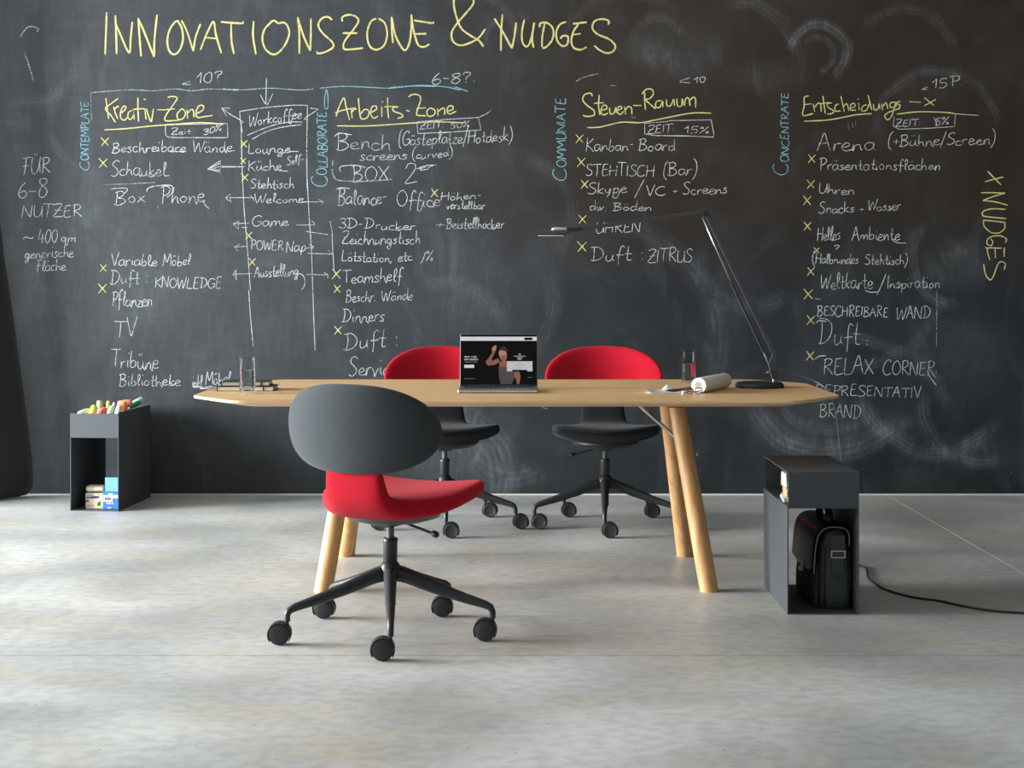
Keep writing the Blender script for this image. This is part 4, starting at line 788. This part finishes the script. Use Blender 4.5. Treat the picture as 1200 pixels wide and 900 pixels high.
MT['scr_skin'] = emit('screen_skin', (.34, .13, .09, 1), .6); MT['scr_hair'] = emit('screen_hair', (.10, .030, .025, 1), .5); MT['scr_top'] = emit('screen_cloth', (.10, .085, .085, 1), .6); MT['scr_text'] = emit('screen_text', (.25, .25, .25, 1), .8); MT['scr_shade'] = emit('screen_skin_light', (.50, .24, .17, 1), .65)
# display coordinates: 912 x 580 units over the lid, from its upper left corner
def dq(poly, mi, lay):
    f = dsp.faces.new([dsp.verts.new((-.152+u/912*.304, -.0004-.00015*lay, .208-v/640*.208)) for u, v in poly]); f.material_index = mi
def dr(u0, v0, u1, v1, mi, lay): dq([(u0, v0), (u0, v1), (u1, v1), (u1, v0)], mi, lay)
dr(8, 6, 904, 636, 0, 0); dr(8, 34, 904, 84, 2, 1); dr(8, 84, 904, 612, 1, 1); dr(758, 44, 852, 76, 1, 2); dr(72, 54, 178, 64, 3, 2); dr(300, 56, 420, 62, 3, 2); dr(590, 56, 680, 62, 3, 2)
# woman with raised arm, bent head, dark dress
dq([(300, 345), (330, 388), (400, 380), (470, 350), (455, 300), (420, 310), (375, 335), (372, 310), (420, 210), (425, 170), (398, 150), (375, 175), (378, 230), (345, 285)], 4, 2)
dq([(398, 150), (420, 138), (432, 150), (420, 200), (385, 205), (375, 175)], 8, 3)
dq([(455, 215), (470, 170), (520, 150), (560, 190), (570, 240), (545, 310), (500, 340), (470, 300)], 5, 2)
dq([(452, 225), (475, 200), (520, 205), (555, 235), (550, 300), (520, 345), (492, 318), (470, 290)], 8, 4)
dq([(480, 268), (530, 262), (545, 290), (520, 343), (500, 330)], 4, 5)
dq([(470, 350), (500, 320), (545, 330), (600, 380), (660, 420), (690, 470), (700, 500), (640, 540), (480, 540), (455, 430)], 4, 3)
dq([(455, 400), (520, 400), (590, 430), (640, 470), (640, 540), (610, 612), (480, 612), (460, 520)], 6, 4)
dq([(640, 470), (700, 460), (712, 520), (700, 612), (670, 612), (655, 540)], 4, 4)
dr(548, 218, 868, 335, 1, 6); dr(552, 335, 852, 458, 3, 6); dr(615, 440, 790, 462, 1, 7); dr(632, 268, 772, 278, 7, 7); dr(665, 282, 740, 290, 7, 7); dr(678, 294, 726, 318, 7, 7); dr(690, 240, 716, 262, 7, 7)
dr(684, 348, 722, 354, 7, 7); dr(650, 376, 760, 381, 7, 7); dr(670, 412, 736, 418, 7, 7); dr(52, 378, 168, 416, 2, 3); dr(72, 394, 148, 400, 3, 4); dr(795, 530, 850, 534, 7, 3); dr(52, 545, 180, 549, 7, 3)
def dtext(s, u, v, h, wpx, mi, lay):
    sc = h/10
    for ch in s:
        if ch == ' ': u += wpx*.8; continue
        wg, st = G[ch]
        for q in st:
            for i in range(0, len(q)-2, 2):
                a = Vector((u+q[i]/6.5*wpx, v-q[i+1]*sc)); c = Vector((u+q[i+2]/6.5*wpx, v-q[i+3]*sc)); d = (c-a)
                if d.length < .01: continue
                n_ = Vector((-d.y, d.x)).normalized()*1.7
                dq([tuple(a+n_), tuple(a-n_), tuple(c-n_), tuple(c+n_)], mi, lay)
        u += wpx*1.22
dtext('MAKE YOUR', 52, 290, 17, 14, 2, 3); dtext('OWN WONDER', 52, 322, 17, 14, 2, 3); dtext('SOLUTIONS IN SPACE', 58, 348, 8, 7, 7, 3)
obj('display', dsp, mats, ld)

# ---------------------------------------------------------------- glasses of water
def tumbler(label, x, y, fill):
    t = thing('water_glass', label, 'glass', (x, y, TH+.0004), 0, 'water glasses on the table')
    b = NB(); lathe(b, [(0, 0), (.0275, 0), (.0295, .002), (.0300, .134), (.0294, .1355), (.0288, .134), (.0283, .010), (.0270, .007), (0, .0065)], 48)
    obj('tumbler', b, 'glass', t, smooth=True, angle=40)
    b = NB(); lathe(b, [(0, .0071), (.0268, .0075), (.0281, .0105), (.0284, fill), (0, fill)], 48); obj('water', b, 'water', t, smooth=True, angle=40)
tumbler('straight clear glass half full of water in front of the notebooks', -1.000, 6.06, .086)
tumbler('straight clear glass of water behind the paper roll', .738, 6.70, .076)

# ---------------------------------------------------------------- notebooks
def notebook(label, x, y, z, rz, w_, d_, th, lift):
    t = thing('notebook', label, 'notebook', (x, y, z), rz, 'notebooks at the left end of the table')
    obj('page_block', rbox(0, w_-.004, 0, d_-.002, .0016, th-.0016, .0008, 1), 'cream', t)
    c = NB(); box(c, -.002, w_, -.002, d_, 0, .0015)
    rows = []
    for k in range(9):
        s_ = k/8; xx = -.002+(w_+.002)*s_; zz = th-.0015+lift*max(0, s_-.55)**2
        rows.append([c.verts.new((xx, yy, zz+h)) for yy in (-.002, d_) for h in (0, .0016)])
    for k in range(8):
        a, e = rows[k], rows[k+1]
        for (i, j) in ((0, 1), (1, 3), (3, 2), (2, 0)): c.faces.new((a[i], a[j], e[j], e[i]))
    c.faces.new([rows[0][i] for i in (0, 1, 3, 2)]); c.faces.new([rows[8][i] for i in (0, 2, 3, 1)])
    box(c, -.0025, -.001, -.002, d_, 0, th)
    obj('cover', c, 'bookcover', t)
    e = NB(); bx0 = w_*.80; box(e, bx0, bx0+.006, -.0032, -.0022, 0, th+.0008); box(e, bx0, bx0+.006, -.0032, d_+.001, th+.0005, th+.0012); obj('elastic_band', e, 'bookcover', t)
    return t
notebook('closed black notebook with cream pages, lower of the two', -1.132, 6.165, TH+.0003, math.radians(1), .217, .150, .0175, 0)
notebook('black notebook lying askew on top of the other notebook', -1.118, 6.180, TH+.0185, math.radians(4), .185, .150, .0165, .02)
# tangled white earphone cable left of the notebooks
b = NB(); pts = []
for k in range(60):
    a = k*.62; r = .020+.014*math.sin(k*.37); pts.append((math.cos(a)*r*1.5+.003*k/6-.02, math.sin(a)*r, .003+.008*abs(math.sin(k*.23))+.004*(k % 3 == 0)))
tube(b, cr(pts, 3), .0016, 6)
e = thing('earphones', 'small tangled white earphones left of the notebooks', 'earphones', (-1.165, 6.22, TH+.0005))
obj('cable', b, 'palegrey', e, smooth=True)
for s_ in (-1, 1):
    b = NB(); lathe(b, [(0, -.006), (.005, -.004), (.007, 0), (.004, .006), (0, .007)], 14); obj('earbud', b, 'palegrey', e, smooth=True, loc=(-.040+.03*(s_+1)*.6, -.015*s_, .009))

# ---------------------------------------------------------------- paper roll, curled sheet, pen, spectacles
p0, p1 = Vector((.7036, 6.045, .0)), Vector((.8426, 6.355, 0)); dv = p1-p0
pr = thing('paper_roll', 'thick roll of cream paper lying left of the lamp', 'paper roll', (p0.x, p0.y, TH+.0298), math.atan2(dv.y, dv.x))
b = NB(); L_ = dv.length; lathe(b, [(.0145, 0), (.0285, 0), (.0292, .001), (.0292, L_-.001), (.0285, L_), (.0145, L_), (.0145, 0)], 48, axis='x'); obj('rolled_paper', b, 'kraft', pr, smooth=True, angle=40)
b = NB(); tube(b, [(.0005, .0, .0), (L_-.0005, 0, 0)], .0144, 32, caps=False); bt = obj('core', b, 'core', pr, smooth=True); sm_ = bt.modifiers.new('s', 'SOLIDIFY'); sm_.thickness = .0015; sm_.offset = -1
b = NB(); lathe(b, [(.0152, -.0004), (.0283, -.0004)], 48, axis='x')
for f in list(b.faces):
    if len(f.verts) > 4: b.faces.remove(f)
obj('cut_end', b, 'paper', pr)
b = NB(); rows = []
for i in range(15):
    s_ = i/14; x = .50+.185*s_; z = TH+.0006+(.028*(1-s_/.16)**2 if s_ < .16 else 0)
    if .28 < s_ < .62: z += .020*math.sin((s_-.28)/.34*PI)**1.5
    rows.append([b.verts.new((x+.035*k/6*(1-s_)*1.0, 6.06+.19*k/6*(.75+.25*s_), max(TH+.0006, z*1.0*(1)+(-(z-TH-.0006)*(.0 if .28 < s_ < .62 else .7)*(k/6))-(z-TH-.0006)*(1-k/6)*(.95 if .28 < s_ < .62 else 0)))) for k in range(7)])
for i in range(14):
    for k in range(6): b.faces.new((rows[i][k], rows[i][k+1], rows[i+1][k+1], rows[i+1][k]))
ps = obj('paper_sheet', b, 'paper', None, smooth=True); sm_ = ps.modifiers.new('s', 'SOLIDIFY'); sm_.thickness = .0004; sm_.offset = 1; tag(ps, 'curled white sheet of paper under the pen', 'paper')
pn = thing('pen', 'dark blue ballpoint pen lying on the curled paper', 'pen', (.585, 6.09, TH+.0068), .35)
b = NB(); tube(b, [(-.002, 0, -.0005), (.010, 0, 0), (.03, 0, .0), (.10, 0, .0055), (.115, 0, .0062)], [.001, .0046, .0055, .0052, .004], 14); obj('barrel', b, 'pen', pn, smooth=True)
b = NB(); box(b, .075, .117, -.001, .001, .0105, .0125); obj('clip', b, 'brown', pn)
sg = thing('reading_glasses', 'small folded spectacles with brown frame before the paper roll', 'glasses', (.655, 5.985, TH+.001), .15)
for s_ in (0, 1):
    b = NB(); c0 = (.010+.034*s_, .0, .0125); ring = [(c0[0]+math.cos(2*PI*k/20)*.0145, .008+.0, c0[2]+math.sin(2*PI*k/20)*.0115) for k in range(21)]; tube(b, ring, .0016, 6, caps=False); obj('rim', b, 'brown', sg, smooth=True)
    b = NB(); tube(b, [(c0[0], .0075, .0125), (c0[0], .0085, .0125)], .0130, 20); obj('lens', b, 'glass', sg)
    b = NB(); tube(b, cr([(-.006+.064*s_, .009, .014), (.01+.032*s_, .014, .010), (.052-.05*s_, .020, .006), (.060-.07*s_, .021, .003)], 4), .0018, 6); obj('temple', b, 'brown', sg, smooth=True)
b = NB(); lathe(b, [(0, 0), (.007, .001), (.004, .004), (.003, .014), (.0, .016)], 12); obj('white_cap', b, 'paper', None, smooth=True, loc=(.637, 5.975, TH+.0005)); tag(bpy.data.objects['white_cap'], 'tiny white cap standing at the left tip of the spectacles', 'cap')

# ---------------------------------------------------------------- desk lamp
LM = .003394; LY = 6.38
lm = thing('desk_lamp', 'tall black articulated desk lamp on round base near the table right end', 'lamp', (.984, LY, TH+.0003))
def lc(u, v, dy=0): return Vector(((u-600)*LM-.984, dy, CAMZ-(v-HY)*LM-TH-.0003))
b = NB(); lathe(b, [(0, 0), (.095, 0), (.098, .003), (.096, .012), (.088, .0205), (.075, .0225), (0, .0228)], 64); obj('base', b, 'blackmetal', lm, smooth=True, angle=40)
b = NB(); tube(b, [lc(906.5, 450) - Vector((0, 0, .003)), lc(906.5, 442)], .0042, 14); obj('pivot_pin', b, 'silver', lm, smooth=True, angle=50)
b = NB(); prism(b, [(lc(u, v).x, lc(u, v).z) for u, v in ((905, 444.2), (910, 444.6), (910.4, 411.3), (909, 411.7), (906, 412.1), (900.4, 427.5), (902.5, 436.7))], 'y', -.009, .009); pk = obj('pivot_bracket', b, 'lampblack', lm, bevel=.0015)
b = NB(); tube(b, [lc(897, 436.7, -.014), lc(900.5, 435, -.012), lc(903, 434, -.010)], [.0012, .0028, .0015], 8); obj('tension_screw', b, 'silver', pk, smooth=True)
def flatbar(pa, pb, hw, hy):
    d = (pb-pa).normalized(); n_ = Vector((-d.z, 0, d.x)); b_ = NB(); vs_ = []
    for p in (pa, pb):
        for s1, s2 in ((-1, -1), (1, -1), (1, 1), (-1, 1)): vs_.append(b_.verts.new(p+n_*hw*s1+Vector((0, hy*s2, 0))))
    b_.faces.new(vs_[:4]); b_.faces.new(vs_[4:])
    for k in range(4): b_.faces.new((vs_[k], vs_[(k+1) % 4], vs_[4+(k+1) % 4], vs_[4+k]))
    return b_
ee = lc(827, 248.5)
obj('lower_arm', flatbar(lc(907.5, 414), lc(827.5, 250), .0095, .008), 'lampblack', lm, bevel=.002)
obj('upper_arm', flatbar(lc(828, 248), lc(676, 268.5), .0078, .008), 'lampblack', lm, bevel=.002)
b = NB(); lathe(b, [(.0, -.011), (.010, -.011), (.011, -.009), (.011, .009), (.010, .011), (0, .011)], 24, tuple(lc(826, 250.5)), 'y'); obj('elbow_joint', b, 'blackmetal', lm, smooth=True, angle=50)
b = NB(); tube(b, [lc(821.5, 251), lc(857.5, 333)], .0030, 10); obj('spring_rod', b, 'chrome', lm, smooth=True)
b = NB(); tube(b, [lc(857, 332), lc(895, 413)], .0048, 12); obj('spring_sleeve', b, 'blackmetal', lm, smooth=True, angle=50)
b = NB(); tube(b, [lc(894.5, 412), lc(901.5, 429)], .0022, 8); obj('sleeve_end', b, 'greycord', lm, smooth=True)
hd = obj('lamp_head', flatbar(lc(680, 268.6), lc(663.5, 269.3), .0085, .012), 'blackmetal', lm, bevel=.003)
b = NB(); tube(b, [lc(665, 269.2), lc(663, 269), lc(650, 268.6), lc(647.2, 269.2), lc(646.6, 270)], [.008, .0088, .0088, .006, .002], 20, flat=1.3); obj('heat_sink', b, 'alulight', hd, smooth=True, angle=60)
b = NB(); prism(b, [(lc(u, v).x, lc(u, v).z) for u, v in ((628, 273.8), (629, 275.2), (662, 275.6), (670, 271.5), (668.5, 270.2), (661, 273.2))], 'y', -.032, .032); lh = obj('lamp_shade', b, 'blackmetal', hd, bevel=.0008)
b = NB(); a0, a1 = lc(631, 275.5), lc(660, 275.8); box(b, a0.x, a1.x, -.026, .026, a0.z-.0035, a0.z-.0008); obj('light_panel', b, 'whiteprint', lh)
cdp = [(1.035, LY, .815), (1.075, 6.39, .808), (1.121, 6.41, .793), (1.180, 6.43, .775), (1.217, 6.44, .760), (1.248, 6.40, .737), (1.268, 6.35, .690), (1.275, 6.30, .615), (1.276, 6.22, .463), (1.270, 6.20, .30), (1.25, 6.22, .10), (1.22, 6.25, .006)]
b = NB(); tube(b, cr(cdp, 8), .0022, 8); tag(obj('lamp_cord', b, 'greycord', None, smooth=True), 'thin grey lamp cord falling over the table right end behind the shelf', 'cord')
def fp(u, v): d = F*CAMZ/(v-HY); return ((u-600)*d/F, d, .0045)
b = NB(); tube(b, cr([(1.14, 6.36, .0045), (1.20, 6.40, .0045), fp(1009, 664), fp(1018, 679), fp(1035, 691), fp(1060, 699), fp(1080, 703), fp(1100, 705.5), fp(1130, 712), fp(1165, 717.5), fp(1210, 720.5), fp(1290, 724)], 6), .0042, 8)
tag(obj('power_cord', b, 'cord', None, smooth=True), 'black power cord curving across the floor from the right shelf', 'cord')
